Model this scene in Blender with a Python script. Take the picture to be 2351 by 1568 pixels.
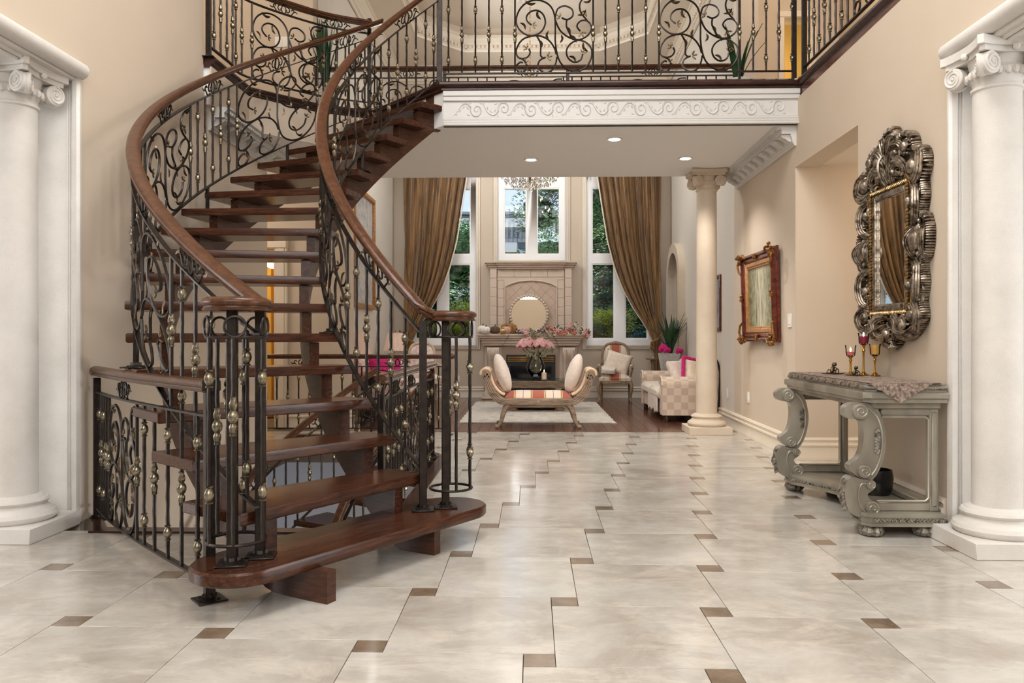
import bpy, bmesh, math, random
from math import sin, cos, pi, radians, atan2, hypot, sqrt
from mathutils import Vector, Matrix
random.seed(7)
D = bpy.data; SC = bpy.context.scene; COL = SC.collection
for o in list(D.objects): D.objects.remove(o)

# ---------------------------------------------------------------- camera, sky, lamps, exposure
cam = D.cameras.new('camera'); cam.sensor_width = 36; cam.lens = 1826 / 2351 * 36
cam.shift_y = -12.5 / 2351; cam.clip_start = .05
co = D.objects.new('camera', cam); COL.objects.link(co)
co.location = (0, 0, 1.1); co.rotation_euler = (radians(90), 0, radians(1.437)); SC.camera = co
SC.view_settings.view_transform = 'Standard'; SC.view_settings.look = 'None'
SC.view_settings.exposure = 0.6; SC.view_settings.gamma = 1; SC.view_settings.use_curve_mapping = False
SC.cycles.use_denoising = True; SC.cycles.max_bounces = 9; SC.cycles.diffuse_bounces = 5
SC.cycles.glossy_bounces = 4; SC.cycles.transmission_bounces = 8; SC.cycles.transparent_max_bounces = 12
SC.cycles.caustics_reflective = False; SC.cycles.caustics_refractive = False
SC.cycles.sample_clamp_indirect = 4; SC.cycles.blur_glossy = 1

w = D.worlds.new('sky'); SC.world = w; w.use_nodes = True
wn = w.node_tree.nodes; wl = w.node_tree.links
bg = wn['Background']; bg.inputs['Strength'].default_value = .85
tc = wn.new('ShaderNodeTexCoord'); sx = wn.new('ShaderNodeSeparateXYZ'); cr = wn.new('ShaderNodeValToRGB')
cr.color_ramp.elements[0].position = 0.0; cr.color_ramp.elements[0].color = (.64, .76, .96, 1)
cr.color_ramp.elements[1].position = 0.6; cr.color_ramp.elements[1].color = (.40, .57, .92, 1)
wl.new(tc.outputs['Generated'], sx.inputs[0]); wl.new(sx.outputs['Z'], cr.inputs[0]); wl.new(cr.outputs[0], bg.inputs['Color'])

def lamp(name, kind, loc, energy, color=(1, 1, 1), size=1, size_y=None, rot=(0, 0, 0), **kw):
    l = D.lights.new(name, kind); l.energy = energy; l.color = color
    if kind == 'AREA':
        l.size = size
        if size_y: l.shape = 'RECTANGLE'; l.size_y = size_y
    elif kind in ('POINT', 'SPOT'): l.shadow_soft_size = size
    for k, v in kw.items(): setattr(l, k, v)
    o = D.objects.new(name, l); COL.objects.link(o); o.location = loc; o.rotation_euler = rot
    return o
sun = lamp('sun', 'SUN', (0, -20, 30), 6.5, (1, .95, .86)); sun.data.angle = radians(2)
sun.rotation_euler = (radians(42), 0, radians(-28))
# daylight of the tall entrance windows behind the photographer
lamp('entrance_window_light', 'AREA', (-.15, -2.3, 4.35), 195, (.93, .97, 1), 4.6, 3.7, (radians(90), 0, 0))
lamp('side_room_fill', 'AREA', (-6.6, 3.0, 1.6), 80, (.95, .98, 1), 2.6, 2.2, (radians(90), 0, radians(-90)))  # pair of added lamps, unseen, brightening the columns and floor from beside
lamp('side_room_fill', 'AREA', (6.0, 2.6, 1.6), 80, (.95, .98, 1), 2.6, 2.2, (radians(90), 0, radians(90)))
lamp('foyer_fill_light', 'AREA', (0, 3.2, 6.1), 150, (1, .985, .96), 2.5, 2.5)  # added area lamp under the foyer ceiling, out of view

# added fill lamps high on the living room side walls, hidden behind the bridge
lamp('living_fill_light', 'AREA', (-2.42, 11.9, 4.1), 105, (.95, .98, 1), 3.6, .9, (0, radians(-58), 0))
lamp('living_fill_light', 'AREA', (2.36, 11.9, 4.1), 55, (.95, .98, 1), 3.6, .9, (0, radians(58), 0))
# ---------------------------------------------------------------- materials
class NT:
    def __init__(s, name):
        s.m = D.materials.new(name); s.m.use_nodes = True
        s.n = s.m.node_tree.nodes; s.l = s.m.node_tree.links; s.b = s.n['Principled BSDF']
    def new(s, t, **kw):
        n = s.n.new('ShaderNode' + t)
        for k, v in kw.items():
            if k in n.inputs: n.inputs[k].default_value = v
            else: setattr(n, k, v)
        return n
    def link(s, a, b): s.l.new(a, b)
    def coords(s, scale=(1, 1, 1), rnd=0, rot=(0, 0, 0), src='Object'):
        t = s.new('TexCoord'); mp = s.new('Mapping'); mp.inputs['Scale'].default_value = scale; mp.inputs['Rotation'].default_value = rot
        s.link(t.outputs[src], mp.inputs['Vector'])
        if rnd:
            oi = s.new('ObjectInfo'); mu = s.new('Math', operation='MULTIPLY'); mu.inputs[1].default_value = rnd
            s.link(oi.outputs['Random'], mu.inputs[0]); s.link(mu.outputs[0], mp.inputs['Location'])
        return mp.outputs['Vector']
    def noise(s, vec, scale, detail=4, rough=.55, dist=0):
        n = s.new('TexNoise'); n.inputs['Scale'].default_value = scale; n.inputs['Detail'].default_value = detail
        n.inputs['Roughness'].default_value = rough; n.inputs['Distortion'].default_value = dist
        s.link(vec, n.inputs['Vector']); return n.outputs['Fac']
    def ramp(s, fac, stops, interp='LINEAR'):
        r = s.new('ValToRGB'); e = r.color_ramp.elements; r.color_ramp.interpolation = interp
        while len(e) < len(stops): e.new(.5)
        for el, (p, c) in zip(e, stops): el.position = p; el.color = (*c, 1)
        s.link(fac, r.inputs[0]); return r.outputs[0]
    def bump(s, h, strength, dist=.01):
        b = s.new('Bump'); b.inputs['Strength'].default_value = strength; b.inputs['Distance'].default_value = dist
        s.link(h, b.inputs['Height']); s.link(b.outputs[0], s.b.inputs['Normal'])
    def set(s, rough=.5, metal=0, coat=0, spec=.5, sheen=0):
        b = s.b.inputs; b['Roughness'].default_value = rough; b['Metallic'].default_value = metal
        b['Coat Weight'].default_value = coat; b['Coat Roughness'].default_value = .12; b['Specular IOR Level'].default_value = spec; b['Sheen Weight'].default_value = sheen
def S(r, g, b): return tuple(((c / 255 + .055) / 1.055) ** 2.4 if c > 10 else c / 255 / 12.92 for c in (r, g, b))
def pm(name, c, c2=None, rough=.5, metal=0, scale=6, stretch=(1, 1, 1), bump=0, bscale=60, rnd=0, coat=0, spec=.5, sheen=0, lo=.35, hi=.65, detail=4):
    t = NT(name); t.set(rough, metal, coat, spec, sheen); v = t.coords(stretch, rnd)
    t.link(t.ramp(t.noise(v, scale, detail), [(lo, c), (hi, c2 or c)]), t.b.inputs['Base Color'])
    if bump: t.bump(t.noise(v, bscale, 3), bump)
    return t.m
def emit(name, c, st):
    t = NT(name); t.b.inputs['Base Color'].default_value = (*c, 1); t.b.inputs['Emission Color'].default_value = (*c, 1); t.b.inputs['Emission Strength'].default_value = st; return t.m
def glassmat(name, tint=(1, 1, 1), rough=0):
    t = NT(name); n = t.n; g = t.new('BsdfGlass'); g.inputs['IOR'].default_value = 1.45; g.inputs['Color'].default_value = (*tint, 1); g.inputs['Roughness'].default_value = rough
    t.link(g.outputs[0], n['Material Output'].inputs[0]); return t.m
def panemat(name, ior=1.35):
    t = NT(name); n = t.n; tr = t.new('BsdfTransparent'); gl = t.new('BsdfGlossy'); gl.inputs['Roughness'].default_value = .02
    mx = t.new('MixShader'); fr = t.new('Fresnel'); fr.inputs['IOR'].default_value = ior
    t.link(fr.outputs[0], mx.inputs[0]); t.link(tr.outputs[0], mx.inputs[1]); t.link(gl.outputs[0], mx.inputs[2]); t.link(mx.outputs[0], n['Material Output'].inputs[0]); return t.m

M = {}
M['wall'] = pm('beige_wall_paint', S(206, 191, 172), S(210, 195, 177), .75, scale=1.2, bump=.08, bscale=180)
M['wall_daylit'] = pm('daylit_wall_paint', S(221, 214, 203), S(224, 218, 208), .75, scale=1.2, bump=.08, bscale=180)  # beige wall made paler; living room daylight put into the colour
M['wall_grey'] = pm('grey_basement_paint', S(190, 188, 188), None, .8)
M['wall_yellow'] = pm('yellow_wall_paint', S(214, 172, 84), None, .8)
M['white'] = pm('white_trim_paint', S(206, 204, 201), S(210, 208, 205), .42, scale=3)
M['cream'] = pm('cream_trim_paint', S(226, 214, 196), S(230, 219, 203), .4, scale=3)
M['ceiling'] = pm('ceiling_paint', S(226, 214, 198), None, .85)
M['soffit'] = pm('soffit_paint', S(240, 240, 240), None, .85)
M['grout'] = pm('dark_grout', S(96, 84, 72), None, .9)
def travertine():
    t = NT('travertine_tile'); t.set(.16, 0, .35, .5); v = t.coords((1, 1, 1), 37.0)
    v2 = t.coords((.9, 1.6, 1), 61.0)
    a = t.noise(v, 1.9, 8, .66, .4); b = t.noise(v2, 3.4, 9, .72, .5)
    c1 = t.ramp(a, [(.34, S(164, 156, 146)), (.5, S(182, 177, 169)), (.66, S(196, 193, 187))])
    c2 = t.ramp(b, [(.48, (0, 0, 0)), (.72, (.75, .75, .75))])
    mx = t.new('MixRGB'); t.link(c2, mx.inputs[0]); t.link(c1, mx.inputs[1]); mx.inputs[2].default_value = (*S(216, 209, 198), 1)
    f = t.noise(t.coords((1, 3, 1), 91.0), 22, 4, .6); c3 = t.ramp(f, [(.62, (0, 0, 0)), (.8, (.5, .5, .5))])
    m2 = t.new('MixRGB'); t.link(c3, m2.inputs[0]); t.link(mx.outputs[0], m2.inputs[1]); m2.inputs[2].default_value = (*S(150, 134, 116), 1)
    t.link(m2.outputs[0], t.b.inputs['Base Color'])
    rr = t.ramp(t.noise(v, 9, 4), [(.3, (.13,) * 3), (.7, (.25,) * 3)]); t.link(rr, t.b.inputs['Roughness'])
    t.bump(t.noise(v2, 14, 6), .035, .02)
    return t.m
M['tile'] = travertine()
M['accent'] = pm('brown_accent_tile', S(104, 87, 72), S(134, 116, 98), .18, coat=.35, scale=9, rnd=20, detail=6)
def grain(name, c1, c2, c3, rough, stretch, scale=9, coat=0, rnd=17, bump=.12, spec=.3):
    t = NT(name); t.set(rough, 0, coat, spec); v = t.coords(stretch, rnd)
    a = t.noise(v, scale, 7, .65, .6)
    t.link(t.ramp(a, [(.3, c1), (.5, c2), (.7, c3)]), t.b.inputs['Base Color'])
    if bump: t.bump(t.noise(v, scale * 4, 4), bump, .004)
    return t.m
M['tread'] = grain('dark_oak_tread', S(40, 21, 13), S(66, 37, 24), S(92, 55, 36), .22, (12, 1, 12), 4.5, .04)
M['tread_pol'] = M['tread']
M['rail'] = grain('polished_oak_handrail', S(58, 34, 21), S(80, 49, 31), S(100, 64, 42), .3, (1, 1, 1), 26, .05)
M['string'] = grain('dark_oak_stringer', S(48, 29, 21), S(70, 43, 30), S(92, 58, 41), .34, (1.2, 1.2, 9), 6, .02)
M['nosing'] = grain('dark_oak_nosing', S(40, 23, 19), S(58, 34, 28), S(74, 46, 38), .25, (1, 1, 6), 6, .3)
M['plank'] = grain('reddish_brown_plank', S(76, 48, 38), S(98, 64, 52), S(120, 84, 70), .18, (6, .7, 4), 4, .1, 23, .05)
M['iron'] = pm('dark_wrought_iron', S(40, 34, 31), S(56, 48, 43), .36, .65, scale=24, bump=.12, bscale=45)
M['bronze'] = pm('antique_bronze', S(78, 70, 58), S(176, 166, 144), .3, .9, scale=38, bump=.2)
M['bronze_dark'] = pm('dark_bronze_leaf', S(62, 52, 40), S(122, 104, 78), .38, .85, scale=30, bump=.2)
def stone(name, c1, c2, sp):
    t = NT(name); t.set(.7); v = t.coords()
    base = t.ramp(t.noise(v, 3.2, 7, .65), [(.32, c1), (.66, c2)])
    k = t.ramp(t.noise(v, 260, 3), [(.6, (0, 0, 0)), (.7, (.3, .3, .3))])
    mx = t.new('MixRGB'); t.link(k, mx.inputs[0]); t.link(base, mx.inputs[1]); mx.inputs[2].default_value = (*sp, 1)
    t.link(mx.outputs[0], t.b.inputs['Base Color']); t.bump(t.noise(v, 120, 3), .15, .006); return t.m
M['stone'] = stone('cast_stone', S(206, 202, 196), S(220, 216, 211), S(150, 142, 132))
M['stone_warm'] = stone('warm_cast_stone', S(204, 188, 168), S(214, 200, 182), S(164, 146, 124))
M['pinkstone'] = stone('pinkish_mantel_stone', S(200, 180, 162), S(210, 192, 176), S(178, 156, 138))
M['pinkstone2'] = stone('pinkish_mantel_tile', S(196, 172, 152), S(206, 184, 166), S(178, 154, 134))
M['pinkstone3'] = stone('pale_mantel_block', S(206, 186, 168), S(214, 197, 180), S(180, 158, 138))
M['pinkgrout'] = pm('mantel_joint', S(182, 161, 143), None, .8)
M['palegrey'] = pm('pale_grey_render', S(128, 136, 146), None, .7)
M['winwhite'] = pm('window_white_paint', S(250, 250, 250), None, .4)
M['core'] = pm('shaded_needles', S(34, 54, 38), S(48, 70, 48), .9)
M['silver'] = pm('antiqued_silver_leaf', S(70, 57, 46), S(184, 171, 154), .34, .85, scale=26, bump=.25, bscale=60)
M['silver_gold'] = pm('antiqued_gold_rope', S(110, 84, 52), S(190, 160, 112), .32, .85, scale=30)
M['console'] = pm('champagne_silver_wood', S(138, 132, 120), S(188, 182, 168), .3, .45, scale=3, stretch=(1, 1, .5), bump=.03, bscale=20, detail=6)
M['console_dark'] = pm('worn_silver_carving', S(78, 72, 64), S(172, 166, 154), .36, .55, scale=42, bump=.6, bscale=70)
M['mirror'] = pm('mirror_glass', (.92, .92, .9), None, .01, 1)
M['black'] = pm('black_enamel', S(16, 16, 18), None, .3)
M['brass'] = pm('polished_brass', S(206, 160, 70), None, .22, 1)
M['glass'] = panemat('clear_glass', 1.5); M['cup'] = panemat('candle_glass', 1.22); M['crystal'] = glassmat('cut_crystal', (1, .98, .95))
M['pane'] = panemat('window_pane')
M['plate'] = pm('white_switch_plate', S(240, 237, 230), None, .4)
M['cord'] = pm('gold_cord', S(146, 104, 52), None, .6)
def stripes(name, stops, period, axis=0, rough=.8, c3=None):
    t = NT(name); t.set(rough, sheen=.2); tcn = t.new('TexCoord'); sp = t.new('SeparateXYZ'); t.link(tcn.outputs['Object'], sp.inputs[0])
    a = t.new('Math', operation='DIVIDE'); t.link(sp.outputs[axis], a.inputs[0]); a.inputs[1].default_value = period
    b = t.new('Math', operation='FRACT'); t.link(a.outputs[0], b.inputs[0])
    t.link(t.ramp(b.outputs[0], stops, 'CONSTANT'), t.b.inputs['Base Color'])
    t.bump(t.noise(tcn.outputs['Object'], 160, 2), .15, .004); return t.m
CRM = S(222, 205, 188); RST = S(166, 86, 66); TAN = S(205, 170, 128); DKB = S(92, 70, 52)
M['stripe'] = stripes('rust_and_cream_striped_silk', [(0, RST), (.19, TAN), (.225, DKB), (.24, TAN), (.262, CRM), (.49, DKB), (.505, CRM), (.735, TAN), (.76, DKB), (.775, TAN), (.81, RST)], .36)
def curtainmat():
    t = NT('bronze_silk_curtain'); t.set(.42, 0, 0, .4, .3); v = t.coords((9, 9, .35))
    t.link(t.ramp(t.noise(v, 3.2, 5, .6), [(.32, S(50, 35, 20)), (.46, S(124, 90, 50)), (.6, S(146, 108, 63)), (.75, S(84, 70, 46))]), t.b.inputs['Base Color'])  # streaks vary the silk; darkest tones put fold shade into the colour
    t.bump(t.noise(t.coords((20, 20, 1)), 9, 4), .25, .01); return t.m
M['curtain'] = curtainmat()
def checker(name, c1, c2, sc):
    t = NT(name); t.set(.85, sheen=.15); v = t.coords(); c = t.new('TexChecker'); c.inputs['Scale'].default_value = sc
    c.inputs['Color1'].default_value = (*c1, 1); c.inputs['Color2'].default_value = (*c2, 1)
    o = t.new('VectorMath', operation='ADD'); t.link(v, o.inputs[0]); o.inputs[1].default_value = (.013, .0137, .0171); t.link(o.outputs[0], c.inputs['Vector'])
    t.link(c.outputs[0], t.b.inputs['Base Color']); t.bump(t.noise(v, 90, 3), .2, .004); return t.m
M['sofa'] = checker('checked_cream_upholstery', S(224, 206, 188), S(206, 184, 164), 11)
M['sofa_seat'] = checker('pale_checked_upholstery', S(232, 222, 208), S(224, 211, 194), 11)
M['fur'] = pm('white_faux_fur', S(224, 206, 194), S(238, 226, 216), .95, scale=40, bump=.7, bscale=120, sheen=.5)
M['satin'] = pm('ivory_satin', S(226, 206, 182), S(240, 226, 208), .4, scale=14, bump=.3, bscale=9)
M['knit'] = pm('ivory_knit', S(236, 226, 216), S(226, 212, 200), .9, scale=30, bump=.6, bscale=45)
M['magenta'] = pm('magenta_pile', S(196, 20, 110), S(226, 52, 140), .85, scale=40, bump=.6, bscale=80)
M['rug'] = pm('pale_grey_wool_rug', S(196, 188, 176), S(222, 216, 206), .95, scale=9, bump=.8, bscale=90, detail=8)
M['limed'] = grain('limed_oak', S(104, 86, 70), S(146, 125, 106), S(176, 156, 136), .45, (1, 5, 5), 7, 0, 9, .2)
M['taupe'] = grain('taupe_painted_wood', S(104, 86, 66), S(142, 120, 96), S(160, 140, 116), .45, (4, 4, 1), 7, 0, 9, .15)
M['uph'] = pm('peach_upholstery', S(222, 190, 158), S(234, 206, 178), .8, scale=30, bump=.2)
M['pinkshade'] = stripes('pleated_pink_lampshade', [(0, S(238, 196, 172)), (.5, S(222, 170, 146))], .018, 0)
M['leafgreen'] = pm('dark_green_leaf', S(22, 52, 30), S(48, 88, 52), .4, scale=12)
M['potwhite'] = pm('textured_white_pot', S(220, 218, 214), S(198, 196, 192), .6, scale=40, bump=.8, bscale=60)
M['petal_pink'] = pm('dusty_pink_petal', S(206, 140, 140), S(232, 186, 182), .7, scale=25)
M['petal_orange'] = pm('terracotta_petal', S(172, 98, 76), S(206, 146, 122), .7, scale=25)
M['petal_white'] = pm('frosted_white_leaf', S(222, 218, 208), S(240, 238, 232), .7, scale=25)
M['sage'] = pm('sage_leaf', S(118, 124, 92), S(178, 180, 148), .7, scale=25)
M['berry'] = pm('dark_pine_sprig', S(58, 66, 60), S(96, 90, 84), .7, scale=25)
M['stem'] = pm('olive_stem', S(88, 84, 52), None, .6)
M['mahog'] = grain('mahogany_frame', S(66, 22, 14), S(98, 40, 26), S(122, 56, 38), .22, (1, 3, 3), 7, .4)
M['frame_gold'] = pm('gilded_carving', S(92, 56, 22), S(166, 110, 48), .36, .55, scale=30, bump=.4)
M['frame_tan'] = grain('tan_wood_slip', S(140, 94, 56), S(176, 128, 84), S(196, 150, 106), .35, (1, 3, 3), 8)
M['wax_red'] = pm('plum_wax', S(150, 16, 60), None, .4); M['wax_pink'] = pm('rose_wax', S(226, 120, 120), None, .4); M['wax_yellow'] = pm('amber_wax', S(222, 168, 80), None, .4); M['wax_white'] = pm('ivory_wax', S(242, 226, 202), None, .4)
M['flame'] = emit('candle_flame', (1, .72, .3), 14); M['bulb'] = emit('lamp_bulb', (1, .86, .66), 30); M['downlight'] = emit('downlight_lens', (1, .95, .86), 12)
M['lace'] = pm('brown_lace', S(92, 78, 70), S(176, 156, 142), .85, scale=60, bump=.7, bscale=110, detail=6)
M['lace2'] = pm('rose_lace_medallion', S(150, 112, 92), S(196, 160, 136), .85, scale=60, bump=.7, bscale=110)
M['pump_white'] = pm('white_pumpkin', S(240, 234, 226), None, .5); M['pump_brown'] = pm('brown_pumpkin', S(84, 62, 52), S(110, 84, 72), .35); M['pump_pink'] = pm('peach_pumpkin', S(220, 168, 144), None, .5); M['pump_gold'] = pm('gold_pumpkin', S(210, 170, 100), None, .3, .6); M['pump_ochre'] = pm('ochre_fan', S(140, 98, 48), S(164, 120, 64), .6)
M['yellow'] = pm('yellow_petal', S(226, 208, 40), None, .6); M['red'] = pm('red_plastic', S(170, 34, 26), None, .4)
M['orangewood'] = grain('honey_maple', S(196, 116, 34), S(222, 144, 52), S(232, 160, 66), .3, (1, 1, 5), 5)
M['rustleather'] = pm('rust_leather', S(150, 82, 54), S(170, 100, 70), .45, scale=8)
M['grass'] = pm('lawn_grass', S(104, 132, 52), S(150, 164, 72), .95, scale=8)
M['conifer'] = pm('conifer_needles', S(52, 86, 58), S(128, 158, 112), .8, scale=2.5, rnd=9)
M['maple'] = pm('broadleaf_foliage', S(84, 128, 92), S(148, 180, 138), .8, scale=2.5, rnd=9)
M['bush'] = pm('yellow_green_bush', S(150, 176, 50), S(232, 222, 100), .8, scale=6, rnd=9)
M['bush2'] = pm('blue_spruce_needles', S(70, 98, 100), S(120, 150, 150), .8, scale=6)
M['bush3'] = pm('bronze_bush', S(96, 74, 52), S(150, 140, 70), .8, scale=6)
M['bark'] = pm('bark', S(74, 58, 46), None, .9)
M['slate'] = pm('grey_blue_siding', S(96, 114, 134), S(116, 132, 150), .7, scale=3)
M['roofdark'] = pm('dark_eave', S(70, 84, 94), None, .6)
M['shadeglow'] = emit('lit_lampshade', (1, .83, .5), 2.0)
M['shade'] = pm('pleated_pink_silk', S(246,220,204), S(240,208,190), .8, scale=3)
M['steelgrey'] = pm('black_wire', S(40, 38, 36), None, .4, .7)
# ---------------------------------------------------------------- geometry helpers
class MB:
    def __init__(s): s.v = []; s.f = []; s.mi = []; s.cur = 0
    def add(s, vs, fs):
        o = len(s.v); s.v += [tuple(p) for p in vs]; s.f += [tuple(i + o for i in f) for f in fs]; s.mi += [s.cur] * len(fs); return s
    def slot(s, i): s.cur = i; return s
    def box(s, x0, x1, y0, y1, z0, z1, b=0):
        if x0 > x1: x0, x1 = x1, x0
        if y0 > y1: y0, y1 = y1, y0
        if z0 > z1: z0, z1 = z1, z0
        if b <= 0:
            return s.add([(x, y, z) for x in (x0, x1) for y in (y0, y1) for z in (z0, z1)], [(0, 1, 3, 2), (4, 6, 7, 5), (0, 4, 5, 1), (2, 3, 7, 6), (0, 2, 6, 4), (1, 5, 7, 3)])
        b = min(b, (x1 - x0) * .49, (y1 - y0) * .49, (z1 - z0) * .49); V = []; I = {}
        for ix in (0, 1):
            for iy in (0, 1):
                for iz in (0, 1):
                    c = ((x0, x1)[ix], (y0, y1)[iy], (z0, z1)[iz]); d = (b if not ix else -b, b if not iy else -b, b if not iz else -b)
                    for ax in range(3):
                        I[ix, iy, iz, ax] = len(V); V.append(tuple(c[k] + (0 if k == ax else d[k]) for k in range(3)))
        F = []
        for ax in range(3):
            o1, o2 = [k for k in range(3) if k != ax]
            for sd in (0, 1):
                q = []
                for a, c in ((0, 0), (1, 0), (1, 1), (0, 1)):
                    k = [0, 0, 0]; k[ax] = sd; k[o1] = a; k[o2] = c; q.append(I[k[0], k[1], k[2], ax])
                F.append(tuple(q))
            for a in (0, 1):
                for c in (0, 1):
                    e = []
                    for sd in (0, 1):
                        k = [0, 0, 0]; k[ax] = sd; k[o1] = a; k[o2] = c; e.append((I[k[0], k[1], k[2], o1], I[k[0], k[1], k[2], o2]))
                    F.append((e[0][0], e[0][1], e[1][1], e[1][0]))
        for ix in (0, 1):
            for iy in (0, 1):
                for iz in (0, 1): F.append(tuple(I[ix, iy, iz, a] for a in range(3)))
        return s.add(V, F)
    def lathe(s, prof, c=(0, 0, 0), n=16, flute=0, fn=0, xf=None):
        V = []; F = []; k = len(prof)
        for i in range(n):
            a = 2 * pi * i / n; q = 1 + (flute * cos(fn * a) if fn else 0)
            for r, z in prof: V.append((c[0] + r * q * cos(a), c[1] + r * q * sin(a), c[2] + z))
        for i in range(n):
            j = (i + 1) % n
            for t in range(k - 1): F.append((i * k + t, j * k + t, j * k + t + 1, i * k + t + 1))
        if prof[0][0] > 1e-6: F.append(tuple(i * k for i in range(n))[::-1])
        if prof[-1][0] > 1e-6: F.append(tuple(i * k + k - 1 for i in range(n)))
        if xf is not None: V = [tuple(xf @ Vector(p)) for p in V]
        return s.add(V, F)
    def tube(s, path, r, n=6, closed=False, rf=None, flat=1.0, up=None):
        P = [Vector(p) for p in path]; m = len(P); V = []; F = []
        if m < 2: return s
        T = []
        for i in range(m):
            a = P[(i - 1) % m] if closed or i else P[0]; b = P[(i + 1) % m] if closed or i < m - 1 else P[-1]
            t = b - a; T.append(t.normalized() if t.length > 1e-9 else Vector((0, 0, 1)))
        u = Vector(up) if up else (Vector((0, 0, 1)) if abs(T[0].z) < .9 else Vector((1, 0, 0)))
        N = (u - T[0] * u.dot(T[0])).normalized()
        for i in range(m):
            N = N - T[i] * N.dot(T[i])
            N = N.normalized() if N.length > 1e-6 else T[i].orthogonal().normalized()
            B = T[i].cross(N); q = r * (rf(i / (m - 1)) if rf else 1)
            for k in range(n):
                a = 2 * pi * (k + .5) / n; V.append(P[i] + N * (q * flat * cos(a)) + B * (q * sin(a)))
        L = m if closed else m - 1
        for i in range(L):
            j = (i + 1) % m
            for k in range(n): F.append((i * n + k, i * n + (k + 1) % n, j * n + (k + 1) % n, j * n + k))
        if not closed: F.append(tuple(range(n))[::-1]); F.append(tuple((m - 1) * n + k for k in range(n)))
        return s.add(V, F)
    def sweep(s, prof, path, closed=False):
        # prof: (side, up); side = to the right of travel, horizontal
        P = [Vector(p) for p in path]; m = len(P); n = len(prof); V = []; F = []
        for i in range(m):
            a = P[(i - 1) % m] if closed or i else P[0]; b = P[(i + 1) % m] if closed or i < m - 1 else P[-1]
            t1 = (P[i] - a); t2 = (b - P[i]); t1.z = t2.z = 0
            t1 = t1.normalized() if t1.length > 1e-9 else t2.normalized(); t2 = t2.normalized() if t2.length > 1e-9 else t1
            t = (t1 + t2).normalized() if (t1 + t2).length > 1e-6 else t1
            sd = Vector((t.y, -t.x, 0)); k = 1 / max(.4, t.dot(t2))
            for x, z in prof: V.append(P[i] + sd * x * k + Vector((0, 0, z)))
        L = m if closed else m - 1
        for i in range(L):
            j = (i + 1) % m
            for k in range(n): F.append((i * n + k, i * n + (k + 1) % n, j * n + (k + 1) % n, j * n + k))
        if not closed: F.append(tuple(range(n))[::-1]); F.append(tuple((m - 1) * n + k for k in range(n)))
        return s.add(V, F)
    def prism(s, pts, ext):
        n = len(pts); e = Vector(ext); A = [Vector(p) for p in pts]; V = A + [p + e for p in A]
        return s.add(V, [tuple(range(n))[::-1], tuple(range(n, 2 * n))] + [(i, (i + 1) % n, n + (i + 1) % n, n + i) for i in range(n)])
    def grid(s, fn, nu, nv, cu=False):
        V = [fn(i / (nu if cu else nu - 1), j / (nv - 1)) for i in range(nu) for j in range(nv)]; F = []
        for i in range(nu if cu else nu - 1):
            k = (i + 1) % nu
            for j in range(nv - 1): F.append((i * nv + j, k * nv + j, k * nv + j + 1, i * nv + j + 1))
        return s.add(V, F)
    def ell(s, c, r, nu=10, nv=7, xf=None, pw=1):
        V = []; F = []
        for j in range(nv + 1):
            th = pi * j / nv
            for i in range(nu):
                a = 2 * pi * i / nu; sg = lambda q: math.copysign(abs(q) ** pw, q)
                p = Vector((r[0] * sg(sin(th)) * sg(cos(a)), r[1] * sg(sin(th)) * sg(sin(a)), -r[2] * sg(cos(th))))
                if xf is not None: p = xf @ p
                V.append(p + Vector(c))
        for j in range(nv):
            for i in range(nu): F.append((j * nu + i, j * nu + (i + 1) % nu, (j + 1) * nu + (i + 1) % nu, (j + 1) * nu + i))
        return s.add(V, F)
    def xf(s, m, start=0):
        s.v[start:] = [tuple(m @ Vector(p)) for p in s.v[start:]]; return s
    def mesh(s, name, mats, smooth=True, ang=38, fix=True):
        me = D.meshes.new(name); me.from_pydata([tuple(p) for p in s.v], [], s.f)
        for m in (mats if isinstance(mats, (list, tuple)) else [mats]): me.materials.append(m)
        if any(s.mi): me.polygons.foreach_set('material_index', s.mi)
        if fix:
            bm = bmesh.new(); bm.from_mesh(me); bmesh.ops.remove_doubles(bm, verts=bm.verts, dist=1e-6); bmesh.ops.recalc_face_normals(bm, faces=bm.faces); bm.to_mesh(me); bm.free()
        if smooth:
            me.polygons.foreach_set('use_smooth', [True] * len(me.polygons)); me.set_sharp_from_angle(angle=radians(ang))
        me.update(); return me

def wloc(o):
    v = Vector((0, 0, 0))
    while o: v += o.location; o = o.parent
    return v
def obj(name, mb, mat, parent=None, local=False, smooth=True, ang=38, origin=None, fix=True):
    """one mesh object; geometry is given in room coordinates unless local"""
    if parent is not None and not local:
        d = wloc(parent); mb.v = [(p[0] - d.x, p[1] - d.y, p[2] - d.z) for p in mb.v]
    if origin is not None: mb.v = [(p[0] - origin[0], p[1] - origin[1], p[2] - origin[2]) for p in mb.v]
    o = D.objects.new(name, mb.mesh(name, mat, smooth, ang, fix)); COL.objects.link(o)
    if origin is not None: o.location = origin
    if parent is not None: o.parent = parent
    return o
def inst(name, me, parent, loc, rotz=0, mtx=None, sc=None):
    o = D.objects.new(name, me); COL.objects.link(o)
    if parent is not None: o.parent = parent
    if mtx is not None: o.matrix_local = mtx
    else:
        o.location = loc; o.rotation_euler = (0, 0, rotz)
        if sc: o.scale = sc
    return o
def tag(o, label, cat, group=None, kind=None):
    o['label'] = label; o['category'] = cat
    if group: o['group'] = group
    if kind: o['kind'] = kind
    return o
def thing(name, label, cat, loc=(0, 0, 0), rotz=0, group=None):
    o = D.objects.new(name, None); COL.objects.link(o); o.empty_display_size = .1
    o.location = loc; o.rotation_euler = (0, 0, rotz); return tag(o, label, cat, group)
def struct(name, mb, mat, parent=None, **k):
    o = obj(name, mb, mat, parent, **k)
    if parent is None: o['kind'] = 'structure'
    return o
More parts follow.
